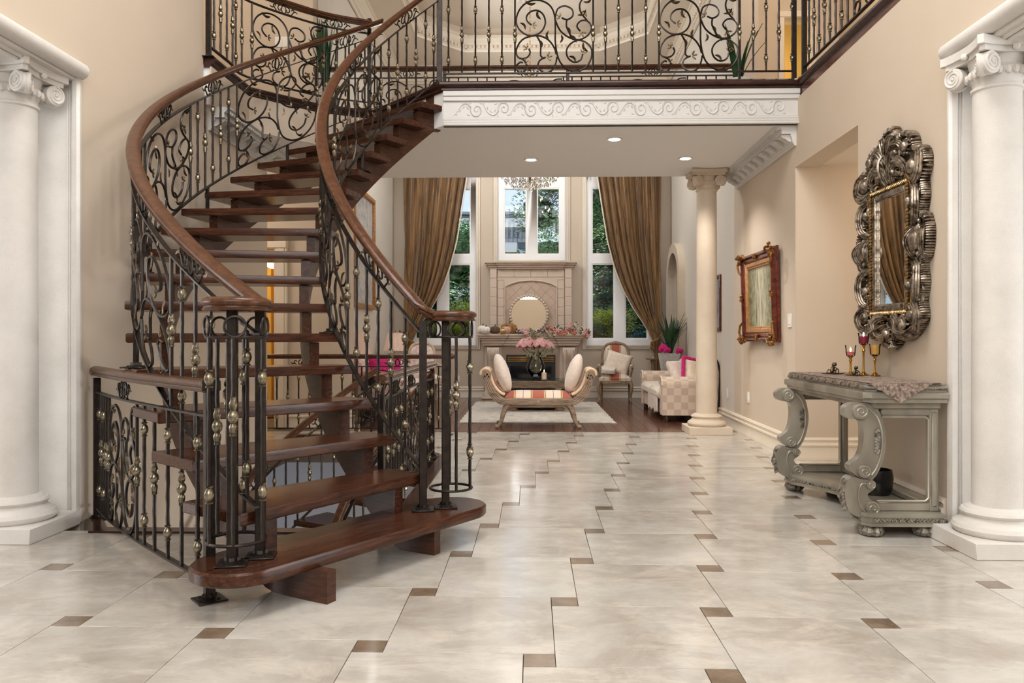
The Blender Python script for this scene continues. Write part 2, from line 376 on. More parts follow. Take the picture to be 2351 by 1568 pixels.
def copytree(o, parent=None):
    c = o.copy(); COL.objects.link(c)
    if parent is not None: c.parent = parent
    for ch in list(o.children): copytree(ch, c)
    return c
def cat(pts, n=6, closed=False):
    """Catmull-Rom through 2D or 3D points"""
    P = [Vector(p) for p in pts]; m = len(P); out = []
    for i in range(m if closed else m - 1):
        if closed: a, b, c, d = P[i - 1], P[i], P[(i + 1) % m], P[(i + 2) % m]
        else: a, b, c, d = P[max(0, i - 1)], P[i], P[i + 1], P[min(m - 1, i + 2)]
        for k in range(n):
            t = k / n; out.append(.5 * ((2 * b) + (c - a) * t + (2 * a - 5 * b + 4 * c - d) * t * t + (3 * b - a - 3 * c + d) * t ** 3))
    if not closed: out.append(P[-1])
    return out
def spiral(cx, cy, r0, r1, a0, a1, n=24):
    return [(cx + (r0 + (r1 - r0) * i / n) * cos(radians(a0 + (a1 - a0) * i / n)), cy + (r0 + (r1 - r0) * i / n) * sin(radians(a0 + (a1 - a0) * i / n))) for i in range(n + 1)]
def lerp(a, b, t): return a + (b - a) * t
def interp(x, xs, ys):
    if x <= xs[0]: return ys[0]
    for i in range(len(xs) - 1):
        if x <= xs[i + 1]: return lerp(ys[i], ys[i + 1], (x - xs[i]) / (xs[i + 1] - xs[i]))
    return ys[-1]
def ruf(path, mat=None): pass
# ---------------------------------------------------------------- the setting
CX, CY, RISE = .35, 5.74, .186
A0, DA = -72.11, 6.738
def zp(a): return RISE * (a - A0) / DA            # pitch line of the stair at angle a
def pol(r, a): a = radians(a); return (CX - r * cos(a), CY + r * sin(a))
Z2 = 18 * RISE; ZS = 2.965; XL = -2.65; YB = 14.2; ZC = 5.85; YT = 9.13; FF = 6.3
def XR(y): return 2.345 + (y - 7.4) * .017
HOLE = [(-2.66, 4.43), (-.8, 4.43), (-.8, 7.15), (-1.7, 8.75), (-2.66, 8.75)]
def clip(poly, a, b, keep_left):
    out = []
    side = lambda p: ((b[0] - a[0]) * (p[1] - a[1]) - (b[1] - a[1]) * (p[0] - a[0])) * (1 if keep_left else -1)
    for i in range(len(poly)):
        p, q = poly[i], poly[(i + 1) % len(poly)]; sp, sq = side(p), side(q)
        if sp >= -1e-9: out.append(p)
        if (sp > 1e-9 and sq < -1e-9) or (sp < -1e-9 and sq > 1e-9):
            t = sp / (sp - sq); out.append((lerp(p[0], q[0], t), lerp(p[1], q[1], t)))
    return out
def minus_hole(poly):
    pieces = []; rest = poly
    for i in range(len(HOLE)):
        a, b = HOLE[i], HOLE[(i + 1) % len(HOLE)]
        o = clip(rest, a, b, False)
        if len(o) >= 3: pieces.append(o)
        rest = clip(rest, a, b, True)
        if len(rest) < 3: return [poly] if len(pieces) == 1 and i == 0 else pieces
    return pieces
def parea(p): return abs(sum(p[i][0] * p[(i + 1) % len(p)][1] - p[(i + 1) % len(p)][0] * p[i][1] for i in range(len(p)))) / 2
fl = MB()
for b in ((-8, 6, -2.6, 4.43), (-8, -2.72, 4.43, 8.75), (-.8, 6, 4.43, 8.75), (-8, 6, 8.75, 14.6)): fl.box(b[0], b[1], b[2], b[3], -.3, -.012)
fl.prism([(-.8, 7.15, -.3), (-.8, 8.75, -.3), (-1.7, 8.75, -.3)], (0, 0, .288))
floor = struct('floor', fl, M['grout'])
TA, TB, G = .6, .1092, .0012
def tile_mesh(name, s, mat):
    m = MB(); m.box(G, s - G, G, s - G, -.012, 0, .0008); return m.mesh(name, mat)
tme, ame = tile_mesh('floor_tile', TA, M['tile']), tile_mesh('accent_tile', TB, M['accent'])
tx0, ty0 = 1.0074, 5.0453
def lay(name, me, x, y, s, mat):
    if y + s > YT and y < YT: poly = [(x, y), (x + s, y), (x + s, YT), (x, YT)]
    else: poly = [(x, y), (x + s, y), (x + s, y + s), (x, y + s)]
    hit = x < -.78 and y < 8.8 and y + s > 4.4 and x + s > -2.7
    if not hit and y + s <= YT: inst(name, me, floor, (x, y, 0)); return
    ps = minus_hole(poly) if hit else [poly]
    ps = [p for p in ps if parea(p) > 1e-4]
    if not ps: return
    m = MB()
    for p in ps:
        cx_ = sum(q[0] for q in p) / len(p); cy_ = sum(q[1] for q in p) / len(p)
        m.prism([(lerp(q[0], cx_, .004), lerp(q[1], cy_, .004), -.012) for q in p], (0, 0, .012))
    obj(name, m, mat, floor, origin=(x, y, 0))
for i in range(-9, 9):
    for j in range(-9, 10):
        x = tx0 + i * TA + j * TB; y = ty0 - i * TB + j * TA
        ok = .9 < y < YT and (-3.3 < x < 2.45 or (x < 3.6 and (y > 5.2 or y < 4.3)) or (-4.8 < x and y > 7.6) or (-3.9 < x and y < 4.6))
        if ok:
            lay('accent_tile', ame, x, y - TB, TB, M['accent'])
            if y - TB < YT - .01: lay('floor_tile', tme, x + TB, y - TB, TA, M['tile'])
# reddish hardwood of the living room: planks run away from the viewer
pl = {}
rp = random.Random(3); x = -2.5
while x < 2.5:
    wd = .125; y = YT + .004
    while y < 14.25:
        L = rp.choice((.6, .9, 1.2, 1.5)) if y > YT + .3 else rp.choice((.5, .8, 1.1))
        L = min(L, 14.3 - y)
        k = round(L, 2)
        if k not in pl:
            m = MB(); m.box(.0008, wd - .0008, .0008, k - .0008, -.012, -.001, .0015); pl[k] = m.mesh('floor_plank', M['plank'])
        if k > .05: inst('floor_plank', pl[k], floor, (x, y, 0))
        y += k
    x += wd
# dark oak edging of the stairwell opening
nz = MB(); nprof = [(-.05, -.05), (.05, -.05), (.06, -.035), (.06, -.012), (.045, .012), (-.05, .012)]
nz.sweep(nprof, [(-.8, 7.15, 0), (-.8, 4.43, 0), (-2.45, 4.43, 0), (-2.64, 4.72, 0)])
nz.sweep(nprof, [(-2.64, 8.75, 0), (-1.7, 8.75, 0), (-.8, 7.15, 0)])
struct('trim_1', nz, M['nosing'])
def wall_cells(mb, xs, zs, y0, y1, skip):
    for i in range(len(xs) - 1):
        for j in range(len(zs) - 1):
            if (i, j) not in skip: mb.box(xs[i], xs[i + 1], y0, y1, zs[j], zs[j + 1])
def rwall(mb, y0, y1, z0, z1, t=.2):
    mb.prism([(XR(y0), y0, z0), (XR(y0) + t, y0, z0), (XR(y1) + t, y1, z0), (XR(y1), y1, z0)], (0, 0, z1 - z0))
# right wall, with the passage opening
m = MB(); rwall(m, 4.42, 5.71, 0, 3.2); rwall(m, 5.71, 7.13, 2.6, 3.2); rwall(m, 7.131, 9.42, 0, 3.2); rwall(m, -2.5, 4.42, 2.66, 3.2); rwall(m, -2.5, 1.0, 0, 2.66)
struct('wall_right', m, M['wall'])
m = MB(); rwall(m, 9.42, 14.3, -.01, 6.35, .24); struct('wall_right_living', m, M['wall_daylit'])
# passage behind the opening
m = MB(); m.box(2.5, 5, 7.13, 7.3, 0, 3.2); m.prism([(2.345, 7.128, 0), (2.56, 7.128, 0), (2.56, 7.131, 0), (2.345, 7.131, 0)], (0, 0, 2.6)); m.box(2.54, 5, 5.5, 5.7, 0, 3.2); m.box(4.8, 5, 5.7, 7.13, 0, 3.2); struct('wall_passage', m, M['wall'])
m = MB(); m.box(2.56, 4.8, 5.7, 7.13, 2.62, 2.7); struct('ceiling_passage', m, M['ceiling'])
# left wall
m = MB(); m.box(XL - .2, XL, 4.6, 6.35, -2.9, 6.3); m.box(XL - .2, XL, 6.35, 7.9, -2.9, 3.1); m.box(XL - .2, XL, -2.5, 4.6, 2.66, 6.3); m.box(XL - .2, XL, -2.5, 1.0, 0, 2.66)
struct('wall_left', m, M['wall'])
# hall wall across the back of the stairwell, with the doorway to the yellow room
m = MB(); wall_cells(m, [-5.2, -4.05, -3.09, -2.18], [0, 2.15, 3.2], 9.5, 9.68, {(1, 0)}); struct('wall_hall', m, M['wall'])
m = MB()
for x0, x1 in ((-4.17, -4.05), (-3.09, -2.93)):
    m.box(x0, x1, 9.44, 9.5, 0, 2.28, .01); m.box(x0 + .03, x1 - .03, 9.425, 9.45, 0, 2.24, .006)
m.box(-4.175, -2.925, 9.41, 9.5, 2.15, 2.29, .01); struct('door_1', m, M['cream'])
m = MB(); m.box(-6.5, -2.6, 12.0, 12.1, 0, 3.2); m.box(-6.6, -6.5, 9.68, 12.1, 0, 3.2); m.box(-2.75, -2.6, 9.68, 12.1, 0, 3.2); struct('wall_yellow_room', m, M['wall_yellow'])
m = MB(); m.box(-6.6, -2.6, 9.6, 14.3, 3.05, 3.2); struct('ceiling_yellow_room', m, M['ceiling'])
m = MB(); m.box(-5.2, -5.0, 6.2, 9.6, 0, 6.3); m.box(-5.0, XL - .2, 7.72, 7.9, 0, 3.1); struct('wall_hall_left', m, M['wall'])
# living room left wall and upper hall walls
m = MB(); m.box(-2.65, -2.47, 9.68, 14.3, -.01, 6.35); struct('wall_left_living', m, M['wall_daylit'])
m = MB(); m.box(-5.0, -2.62, 9.45, 9.68, 3.2, 6.3); m.box(-5.0, XL - .2, 6.15, 6.33, 3.2, 6.3); struct('wall_upper_left', m, M['wall'])
m = MB(); m.box(2.42, 2.66, 9.41, 9.68, 3.2, 6.3); m.box(4.2, 4.4, 4.0, 11.2, 3.2, 6.3); wall_cells(m, [2.62, 3.45, 3.8, 4.3], [3.2, 5.45, 6.3], 11.0, 11.2, {(1, 0)}); m.box(3.9, 4.1, -2.5, 7.0, 3.2, 6.3); m.box(2.62, 2.7, 9.68, 11.1, 3.2, 6.3)
struct('wall_upper_right', m, M['wall'])
m = MB(); m.box(3.37, 3.45, 10.94, 11.0, Z2, 5.53, .01); m.box(3.8, 3.88, 10.94, 11.0, Z2, 5.53, .01); m.box(3.365, 3.885, 10.93, 11.0, 5.45, 5.54, .01); struct('door_2', m, M['cream'])
m = MB(); m.box(2.7, 4.6, 12.2, 12.3, 3.2, 6.3); struct('wall_upper_room', m, M['wall_yellow'])
# front of the foyer and the side rooms (behind and beside the viewer)
m = MB(); m.box(-7.2, 6.6, -2.7, -2.5, 0, 6.3); struct('wall_front', m, M['wall'])
m = MB(); m.box(-7.2, -7.0, -2.5, 4.8, 0, 3.2); m.box(-7.2, -2.66, 4.62, 4.8, -.3, 6.3); struct('wall_side_room_left', m, M['wall'])
m = MB(); m.box(6.4, 6.6, -2.5, 5, 0, 3.2); m.box(XR(4.43), 6.6, 4.44, 4.6, -.3, 3.2); struct('wall_side_room_right', m, M['wall'])
m = MB(); m.box(-7.2, XL - .1, -2.5, 4.7, 2.8, 2.95); m.box(2.4, 6.6, -2.5, 4.5, 2.8, 2.95); struct('ceiling_side_rooms', m, M['ceiling'])
m = MB(); m.box(-7.2, 6.6, -2.6, 9.68, FF, FF + .15); m.box(2.6, 6.6, 9.6, 14.4, FF, FF + .15); m.box(-7.2, -2.6, 9.6, 14.4, FF, FF + .15); struct('ceiling', m, M['ceiling'])
# living room ceiling: octagonal tray with mouldings
OCT = [(-1.13, 13.3), (1.13, 13.3), (1.85, 12.55), (1.85, 10.9), (1.13, 10.15), (-1.13, 10.15), (-1.85, 10.9), (-1.85, 12.55)]
RECT = [(-2.66, 14.3), (2.6, 14.3), (2.6, 14.3), (2.6, 9.42), (2.6, 9.42), (-2.66, 9.42), (-2.66, 9.42), (-2.66, 14.3)]
m = MB()
for i in range(8):
    a, b, c, d = OCT[i], OCT[(i + 1) % 8], RECT[(i + 1) % 8], RECT[i]
    q = [(p[0], p[1], ZC) for p in ([a, b, c, d] if hypot(c[0] - d[0], c[1] - d[1]) > .01 else [a, b, c])]
    m.prism(q, (0, 0, .06)); m.add([(a[0], a[1], ZC + .06), (b[0], b[1], ZC + .06), (b[0], b[1], 6.25), (a[0], a[1], 6.25)], [(0, 1, 2, 3)])
m.box(-2.6, 2.6, 9.5, 14.3, 6.25, 6.4); struct('ceiling_living', m, M['ceiling'])
cpro = [(0, 0), (.02, 0), (.03, .03), (.05, .04), (.05, .09), (.09, .14), (.10, .20), (.12, .21), (.12, .25), (0, .25)]
m = MB(); m.sweep([(x, z) for x, z in cpro], [(p[0], p[1], 5.845) for p in OCT], closed=True)
tr = struct('trim_2', m, M['cream'])
dm = MB()
for i in range(8):
    a, b = OCT[i], OCT[(i + 1) % 8]; L = hypot(b[0] - a[0], b[1] - a[1]); n = int(L / .07)
    for k in range(n):
        t = (k + .5) / n; dx, dy = (b[0] - a[0]) / L, (b[1] - a[1]) / L
        px, py = lerp(a[0], b[0], t) + dy * .06, lerp(a[1], b[1], t) - dx * .06
        s = MB(); s.box(-.02, .02, -.02, .02, 0, .04); s.xf(Matrix.Translation((px, py, 5.895)) @ Matrix.Rotation(atan2(dy, dx), 4, 'Z')); dm.add(s.v, s.f)
o = obj('dentil', dm, M['cream'], tr); o['kind'] = 'stuff'
m = MB(); m.sweep([(x * 1.2, z) for x, z in cpro], [(-2.46, 9.7, 5.6), (-2.46, 14.19, 5.6), (XR(14.19) - .01, 14.19, 5.6), (XR(9.5) - .01, 9.5, 5.6)])
tr = struct('trim_3', m, M['cream']); dm = MB()
for k in range(46):
    y = 9.6 + k * .1; dm.ell((XR(y) - .08, y, 5.70), (.03, .035, .03), 6, 4)
o = obj('egg_moulding', dm, M['cream'], tr); o['kind'] = 'stuff'
# back wall and its windows
XSR, ZSR = [.97, 1.06, 1.47, 1.65, 2.06, 2.18], [.94, 1.045, 2.39, 2.55, 3.74, 3.95, 5.1, 5.22]
XSC, ZSC = [-.61, -.505, -.093, .086, .50, .60], [2.45, 2.55, 3.74, 3.95, 5.1, 5.22]
m = MB(); wall_cells(m, [-2.7, -2.21, -1.0, -.61, .60, .97, 2.18, 2.7], [-.3, .94, 2.45, 5.22, 6.4], YB, YB + .25, {(1, 1), (1, 2), (3, 2), (5, 1), (5, 2)})
struct('wall_back', m, M['wall'])
def window(name, xs, zs, mir=1):
    xs_ = [x * mir for x in xs]; nx, nz_ = len(xs) - 1, len(zs) - 1
    m = MB(); wall_cells(m, xs_, zs, YB - .02, YB + .07, {(i, j) for i in range(1, nx, 2) for j in range(1, nz_, 2)})
    wo = struct(name, m, M['winwhite'])
    c = MB(); x0, x1, z0, z1 = min(xs_), max(xs_), zs[0], zs[-1]
    for k, (w_, d_) in enumerate(((.075, .025), (.045, .04), (.018, .05))):
        c.box(x0 - w_, x0, YB - d_, YB, z0 - w_, z1 + w_, .004); c.box(x1, x1 + w_, YB - d_, YB, z0 - w_, z1 + w_, .004)
        c.box(x0, x1, YB - d_, YB, z0 - w_, z0, .004); c.box(x0, x1, YB - d_, YB, z1, z1 + w_, .004)
    obj('casing', c, M['cream'], wo)
    for i in range(1, nx, 2):
        for j in range(1, nz_, 2):
            a, b = sorted((xs_[i], xs_[i + 1])); p = MB(); p.box(a, b, YB + .02, YB + .026, zs[j], zs[j + 1]); obj('pane', p, M['pane'], wo)
            f = MB(); t = .022
            f.box(a, a + t, YB - .01, YB + .05, zs[j], zs[j + 1]); f.box(b - t, b, YB - .01, YB + .05, zs[j], zs[j + 1]); f.box(a + t, b - t, YB - .01, YB + .05, zs[j], zs[j] + t); f.box(a + t, b - t, YB - .01, YB + .05, zs[j + 1] - t, zs[j + 1])
            obj('sash', f, M['winwhite'], wo)
window('window_1', XSR, ZSR); window('window_2', [x + .03 for x in XSR], ZSR, -1); window('window_3', XSC, ZSC)
# upper floors: bridge, left landing, right gallery
LAND = [(-.80, 7.09), (2.36, 7.09), (2.6, 7.09), (2.6, 9.4), (-2.6, 9.4), (-5.0, 9.45), (-5.0, 6.33), (-2.6, 6.38), (-2.58, 7.16), (-2.08, 7.72), (-1.60, 7.96)]
m = MB(); m.prism([(x, y, ZS + .012) for x, y in LAND], (0, 0, Z2 - ZS - .06)); struct('ceiling_bridge', m, M['soffit'])
m = MB(); m.prism([(x, y, Z2 - .05) for x, y in LAND], (0, 0, .045)); struct('floor_upper', m, M['plank'])
m = MB(); m.box(2.36, 4.6, -2.5, 7.09, 3.2, Z2 - .005); m.box(2.6, 4.6, 7.09, 12.3, 3.2, Z2 - .005); struct('floor_gallery', m, M['plank'])
nup = [(-.05, -.075), (.0, -.075), (.012, -.06), (.012, -.045), (.035, -.035), (.045, -.02), (.045, 0), (.03, .012), (-.05, .012)]
m = MB(); m.sweep(nup, [(-2.6, 6.36, Z2), (-2.58, 7.16, Z2), (-2.08, 7.72, Z2), (-1.60, 7.96, Z2)])
m.sweep(nup, [(-1.60, 7.96, Z2), (-.80, 7.07, Z2), (2.37, 7.07, Z2), (2.37, -1.0, Z2)]); struct('trim_4', m, M['nosing'])
m = MB(); m.sweep([(0, ZS - Z2 + .0), (.012, ZS - Z2), (.012, -.07), (0, -.07)], [(-2.6, 6.36, Z2), (-2.58, 7.16, Z2), (-2.08, 7.72, Z2), (-1.60, 7.96, Z2)]); struct('wall_landing_edge', m, M['wall'])
# plaster fascia of the bridge with its scrolling frieze
m = MB(); x0, x1 = -.79, 2.355
m.box(x0, x1, 7.06, 7.12, ZS, 3.275); m.box(x0, x1, 7.03, 7.08, 3.225, 3.275, .006); m.box(x0, x1, 7.04, 7.07, 3.185, 3.228, .005); m.box(x0, x1, 7.045, 7.07, ZS + .05, ZS + .075, .004); m.box(x0, x1, 7.025, 7.1, ZS, ZS + .028, .005); m.box(x0, x1, 7.038, 7.1, ZS + .028, ZS + .05, .004)
fa = struct('trim_5', m, M['white'])
sm = MB(); W_ = .2425
wave = [(W_ * (i / 16), .02 * sin(2 * pi * i / 32)) for i in range(17)]
def fl3(pts): return [(x, 7.058, z) for x, z in pts]
sm.tube(fl3(spiral(0, .0, .052, .006, 200, -330, 26)), .0065, 5, rf=lambda t: 1.2 - .6 * t)
sm.tube(fl3(cat([(-.052, -.02), (-.085, -.045), (-.13, -.03), (-.17, .02), (-.2, .04)], 4)), .008, 5, rf=lambda t: 1.1 - .8 * t)
for k in range(5):
    a = radians(150 + k * 42); sm.ell((.066 * cos(a) - .012, 7.06, .066 * sin(a)), (.022, .006, .008), 6, 4, Matrix.Rotation(-a - .7, 3, 'Y'))
for k in range(3): sm.ell((-.11 - .03 * k, 7.06, -.02 + .024 * k), (.02, .006, .008), 6, 4, Matrix.Rotation(.6 + k * .5, 3, 'Y'))
sm.v = [(x * 1.06, 7.058 + (y - 7.058) * 1.9, z * 1.3) for x, y, z in sm.v]; sme = sm.mesh('frieze_scroll', M['white'])
sm2 = MB(); sm2.v = [(x, y, -z) for x, y, z in sm.v]; sm2.f = [f[::-1] for f in sm.f]; sm2.mi = sm.mi[:]; sme2 = sm2.mesh('frieze_scroll', M['white'])
for k in range(12): inst('frieze_scroll', sme if k % 2 else sme2, fa, (x0 + .3 + k * W_, .003, 3.115 + (.006 if k % 2 else -.006)))
# block cornices under the bridge soffit
def cornice(name, fx, y0, y1, n, flip):
    s = -1 if not flip else 1
    pr = [(0, 0), (0, -.19), (.018, -.19), (.024, -.172), (.03, -.17), (.045, -.11), (.05, -.105), (.05, -.085), (.13, -.085), (.13, -.05), (.15, -.03), (.175, -.012), (.175, 0)]
    m = MB(); Ys = [y0, y1]; V = []; k = len(pr)
    for y in Ys:
        for a, z in pr: V.append((fx(y) + s * a, y, ZS + .012 + z))
    m.add(V, [tuple(range(k)), tuple(range(k, 2 * k))[::-1]] + [(i, (i + 1) % k, k + (i + 1) % k, k + i) for i in range(k)])
    o = struct(name, m, M['white'])
    for i in range(n):
        y = lerp(y0 + .08, y1 - .08, i / (n - 1)); b = MB(); hw = .048
        prf = [(.035, -.088), (.035, -.15), (.06, -.145), (.085, -.125), (.11, -.115), (.125, -.1), (.125, -.088)]
        b.prism([(fx(y) + s * a, y - hw, ZS + .012 + z) for a, z in prf], (0, 2 * hw, 0)); obj('cornice_block', b, M['white'], o)
    e = MB()
    for i in range(int((y1 - y0) / .045)):
        y = y0 + .022 + i * .045; e.ell((fx(y) + s * .152, y, ZS - .022), (.014, .014, .018), 6, 4)
    q = obj('egg_moulding', e, M['white'], o); q['kind'] = 'stuff'
cornice('trim_6', XR, 7.1, 9.25, 10, False)
cornice('trim_7', lambda y: XL + .0, 6.45, 9.3, 12, True)
# baseboards
bp = [(0, 0), (.032, 0), (.032, .018), (.024, .03), (.024, .115), (.032, .125), (.032, .14), (.018, .148), (.018, .168), (.026, .178), (.014, .198), (0, .2)]
def board(name, path, mat='cream'):
    m = MB(); m.sweep(bp, path); return struct(name, m, M[mat])
# travel direction keeps the room on the right-hand side
board('baseboard_right', [(XR(14.19) , 14.19, 0), (XR(7.13), 7.13, 0), (4.8, 7.13, 0)])
board('baseboard_right_near', [(XR(5.70), 5.70, 0), (XR(4.46), 4.46, 0)])
board('baseboard_back', [(-2.46, YB, 0), (-.86, YB, 0)]); board('baseboard_back_right', [(.85, YB, 0), (XR(14.2), YB, 0)])
board('baseboard_left', [(-2.47, 9.7, 0), (-2.47, 14.19, 0)])
board('baseboard_hall', [(-2.93, 9.5, 0), (-2.2, 9.5, 0), (-2.18, 9.6, 0)])
# lower floor under the stairwell
m = MB(); m.box(-6, 1.5, 3.0, 12, -3.1, -3.0); struct('floor_basement', m, M['plank'])
m = MB(); m.box(-5.6, .8, 9.4, 9.6, -3.0, -.3); m.box(.6, .8, 3.2, 9.5, -3.0, -.3); m.box(-2.85, .8, 3.2, 3.4, -3, -.3); struct('wall_basement', m, M['wall_grey'])
# stone portals beside the two near columns
def portal(name, x, y, s):
    m = MB(); z = 2.62
    m.box(x + s * .012, x + s * 1.1, y - .01, y + .012, 0, z)                 # jamb seen face-on
    m.box(x, x + s * .052, y - .032, y + .012, 0, z + .03, .014); m.box(x + s * .058, x + s * .066, y - .018, y, 0, z - .02, .004); m.box(x + s * .072, x + s * .082, y - .016, y, 0, z - .03, .004)
    for k, (w_, dz, rr) in enumerate(((.0, .03, .048), (.075, -.03, .014), (.1, -.04, .01))):
        m.tube([(x + s * w_, y - .0, z + dz), (x + s * w_, 0.9, z + dz)], rr, 12)
    m.box(x + s * .02, x + s * .24, .9, y, z - .03, z + .09); m.box(x + s * .03, x + s * .5, .9, y - .002, z - .012, z + .08)
    struct(name, m, M['stone'])
portal('trim_8', XR(4.4) - .02, 4.42, 1); portal('trim_9', -2.64, 4.6, -1)
# recessed downlights
for k, (x, y) in enumerate(((-.01, 8.46), (.786, 7.6), (1.62, 8.44))):
    m = MB(); m.lathe([(.052, -.003), (.07, -.008), (.078, -.002), (.078, .01), (.05, .012)], (x, y, ZS + .012), 24)
    d = thing('recessed_downlight', ['recessed downlight in the soffit, middle of three, left of the chandelier line', 'recessed downlight nearest the plaster fascia of the soffit', 'recessed downlight in the soffit beside the far stone column'][k], 'downlight', (x, y, ZS), 0, 'downlights in the bridge soffit')
    obj('trim_ring', m, M['white'], d); m = MB(); m.lathe([(0, 0), (.05, 0), (.05, .006), (0, .006)], (x, y, ZS + .004), 20); obj('lens', m, M['downlight'], d)
    lamp('downlight_beam', 'SPOT', (x, y, ZS - .02), 46, (1, .93, .84), .05, rot=(0, 0, 0), spot_size=radians(120), spot_blend=.6)
# ---------------------------------------------------------------- the curved staircase
RI, RO = 1.782, 2.956
stair = thing('curved_staircase', 'dark polished oak open-riser staircase curving up to the bridge', 'staircase', (-.8, 3.7, 0))
def ak(k): return A0 + DA * k
TH = .052
m = MB()
A_, B_ = Vector((-1.19, 3.2)), Vector((-.44, 4.33)); dv = (B_ - A_).normalized(); nv = Vector((dv.y, -dv.x)); hw = .19
out = []
for t in range(17):
    a = -pi / 2 + pi * t / 16; out.append(B_ + dv * (hw * cos(a)) - nv * (hw * sin(a)) * 1)
for t in range(17):
    a = pi / 2 + pi * t / 16; out.append(A_ + dv * (hw * cos(a)) - nv * (hw * sin(a)))
for t in range(2):
    pass
def slab(m, pts, z0, z1, b=.012):
    n = len(pts); c = sum((Vector(p) for p in pts), Vector((0, 0))) / n; V = []
    for z, k in ((z0, b), (z0 + b * .7, 0), (z1 - b * .7, 0), (z1, b)):
        for p in pts:
            p = Vector(p); d = p - c; V.append((*(p - d * (k / max(d.length, .05))), z))
    F = [tuple(range(n))[::-1], tuple(range(3 * n, 4 * n))]
    for r in range(3):
        for i in range(n): F.append((r * n + i, r * n + (i + 1) % n, (r + 1) * n + (i + 1) % n, (r + 1) * n + i))
    m.add(V, F)
slab(m, out, RISE - .056, RISE)
mt = Matrix.Translation((-.815, 3.765, RISE)) @ Matrix.Rotation(atan2(dv.y, dv.x) - pi / 2, 4, 'Z'); m.xf(mt.inverted())
o = obj('tread', m, M['tread'], stair, local=True, ang=30); o.matrix_local = Matrix.Translation(-wloc(stair)) @ mt
for k in range(2, 18):
    m = MB(); a, b = ak(k), ak(k) + 8.3; z = k * RISE
    ro = RO
    slab(m, [pol(RI, a), pol(ro, a), pol(ro, b), pol(RI, b)][::1], z - TH, z, .009)
    ctr = pol(2.3, a + 4); rot = radians(90 - (a + 4))
    d = wloc(stair); o = None
    # keep the grain along each tread: its mesh is stored unrotated
    ang_ = atan2(sin(radians(a + 4)), -cos(radians(a + 4)))
    mt = Matrix.Translation((ctr[0], ctr[1], z)) @ Matrix.Rotation(ang_ + pi / 2, 4, 'Z')
    m.xf(mt.inverted()); o = obj('tread', m, M['tread'], stair, local=True, ang=30); o.matrix_local = Matrix.Translation(-d) @ mt
NOS = 1.5
def stringer(r0, r1):
    m = MB(); cols = []
    a = -65.0; a_end = 51.5
    def bot(a): return min(max(0.0, zp(a) - .40), ZS + .0)
    for k in range(1, 19):
        s0 = ak(k) + NOS; s1 = ak(k + 1) + NOS
        if k == 1: s0 = -64.6
        if k == 18: s1 = a_end
        top = k * RISE - (.054 if k < 18 else .05)
        n = 6
        for i in range(n + 1):
            q = lerp(s0, s1, i / n); cols.append((q, top, min(bot(q), top - .02)))
    V = []; F = []
    for q, t, b in cols:
        for r in (r0, r1):
            x, y = pol(r, q); V += [(x, y, b), (x, y, t)]
    for i in range(len(cols) - 1):
        p, n_ = i * 4, (i + 1) * 4
        F += [(p, n_, n_ + 1, p + 1), (p + 2, p + 3, n_ + 3, n_ + 2), (p + 1, n_ + 1, n_ + 3, p + 3), (p, p + 2, n_ + 2, n_)]
    F += [(0, 1, 3, 2)]; e = (len(cols) - 1) * 4; F += [(e, e + 2, e + 3, e + 1)]
    m.add(V, F); obj('stringer', m, M['string'], stair, fix=False)
stringer(1.90, 1.955); stringer(2.715, 2.77)
for r0, r1 in ((1.897, 1.958), (2.712, 2.773)):
    for k in range(1, 18):
        a = ak(k + 1) + NOS - .12 if k else 0
        p = [pol(r0, a), pol(r1, a), pol(r1, a + .25), pol(r0, a + .25)]; m = MB()
        m.prism([(x, y, k * RISE) for x, y in p], (0, 0, RISE - .056)); obj('riser_block', m, M['tread'], stair)
m = MB(); m.prism([(*pol(1.9, 49.3), Z2 - .3), (*pol(2.77, 49.3), Z2 - .3), (*pol(2.77, 50.5), Z2 - .3), (*pol(1.9, 50.5), Z2 - .3)], (0, 0, .25)); obj('landing_riser', m, M['string'], stair)
# flight continuing down to the lower floor
low = thing('lower_staircase', 'dark oak flight winding down to the lower floor beneath the main stair', 'staircase', (-1.2, 7.5, -.19))
for k in range(3, 18):
    m = MB(); a, b = ak(k), ak(k) + 8.0; z = k * RISE - Z2
    slab(m, [pol(RI + .1, a), pol(RO - .1, a), pol(RO - .1, b), pol(RI + .1, b)], z - TH, z, .008); obj('tread', m, M['tread'], low)

# ---------------------------------------------------------------- wrought iron railings
LFS = None
def leaf_mesh():
    m = MB(); L = .062
    xs = [0, .12, .3, .52, .75, .92, 1.0]; ws = [.002, .006, .009, .0075, .0085, .004, .001]; V = []
    for x, w_ in zip(xs, ws):
        c = .012 * sin(x * 3.4); V += [(x * L, c - w_, -.002), (x * L, c, .0045 if 0 < x < 1 else .001), (x * L, c + w_, -.002), (x * L, c, -.0035)]
    F = []
    for i in range(len(xs) - 1):
        for k in range(4): F.append((i * 4 + k, i * 4 + (k + 1) % 4, (i + 1) * 4 + (k + 1) % 4, (i + 1) * 4 + k))
    m.add(V, F); return m.mesh('leaf', M['bronze_dark'])
LFS = leaf_mesh()
def flower_mesh():
    m = MB()
    for a in (-50, 0, 50): m.ell((.02 * cos(radians(a)) + .006, .02 * sin(radians(a)), 0), (.016, .006, .005), 6, 4, Matrix.Rotation(radians(a), 3, 'Z'))
    return m.mesh('bud', M['bronze_dark'])
BUD = flower_mesh()
def knuckle_single():
    m = MB(); m.lathe([(.008, -.036), (.015, -.034), (.015, -.03), (.009, -.026), (.017, -.014), (.020, 0), (.017, .014), (.009, .026), (.015, .03), (.015, .034), (.008, .036)], (0, 0, 0), 9); return m.mesh('knuckle', M['bronze'])
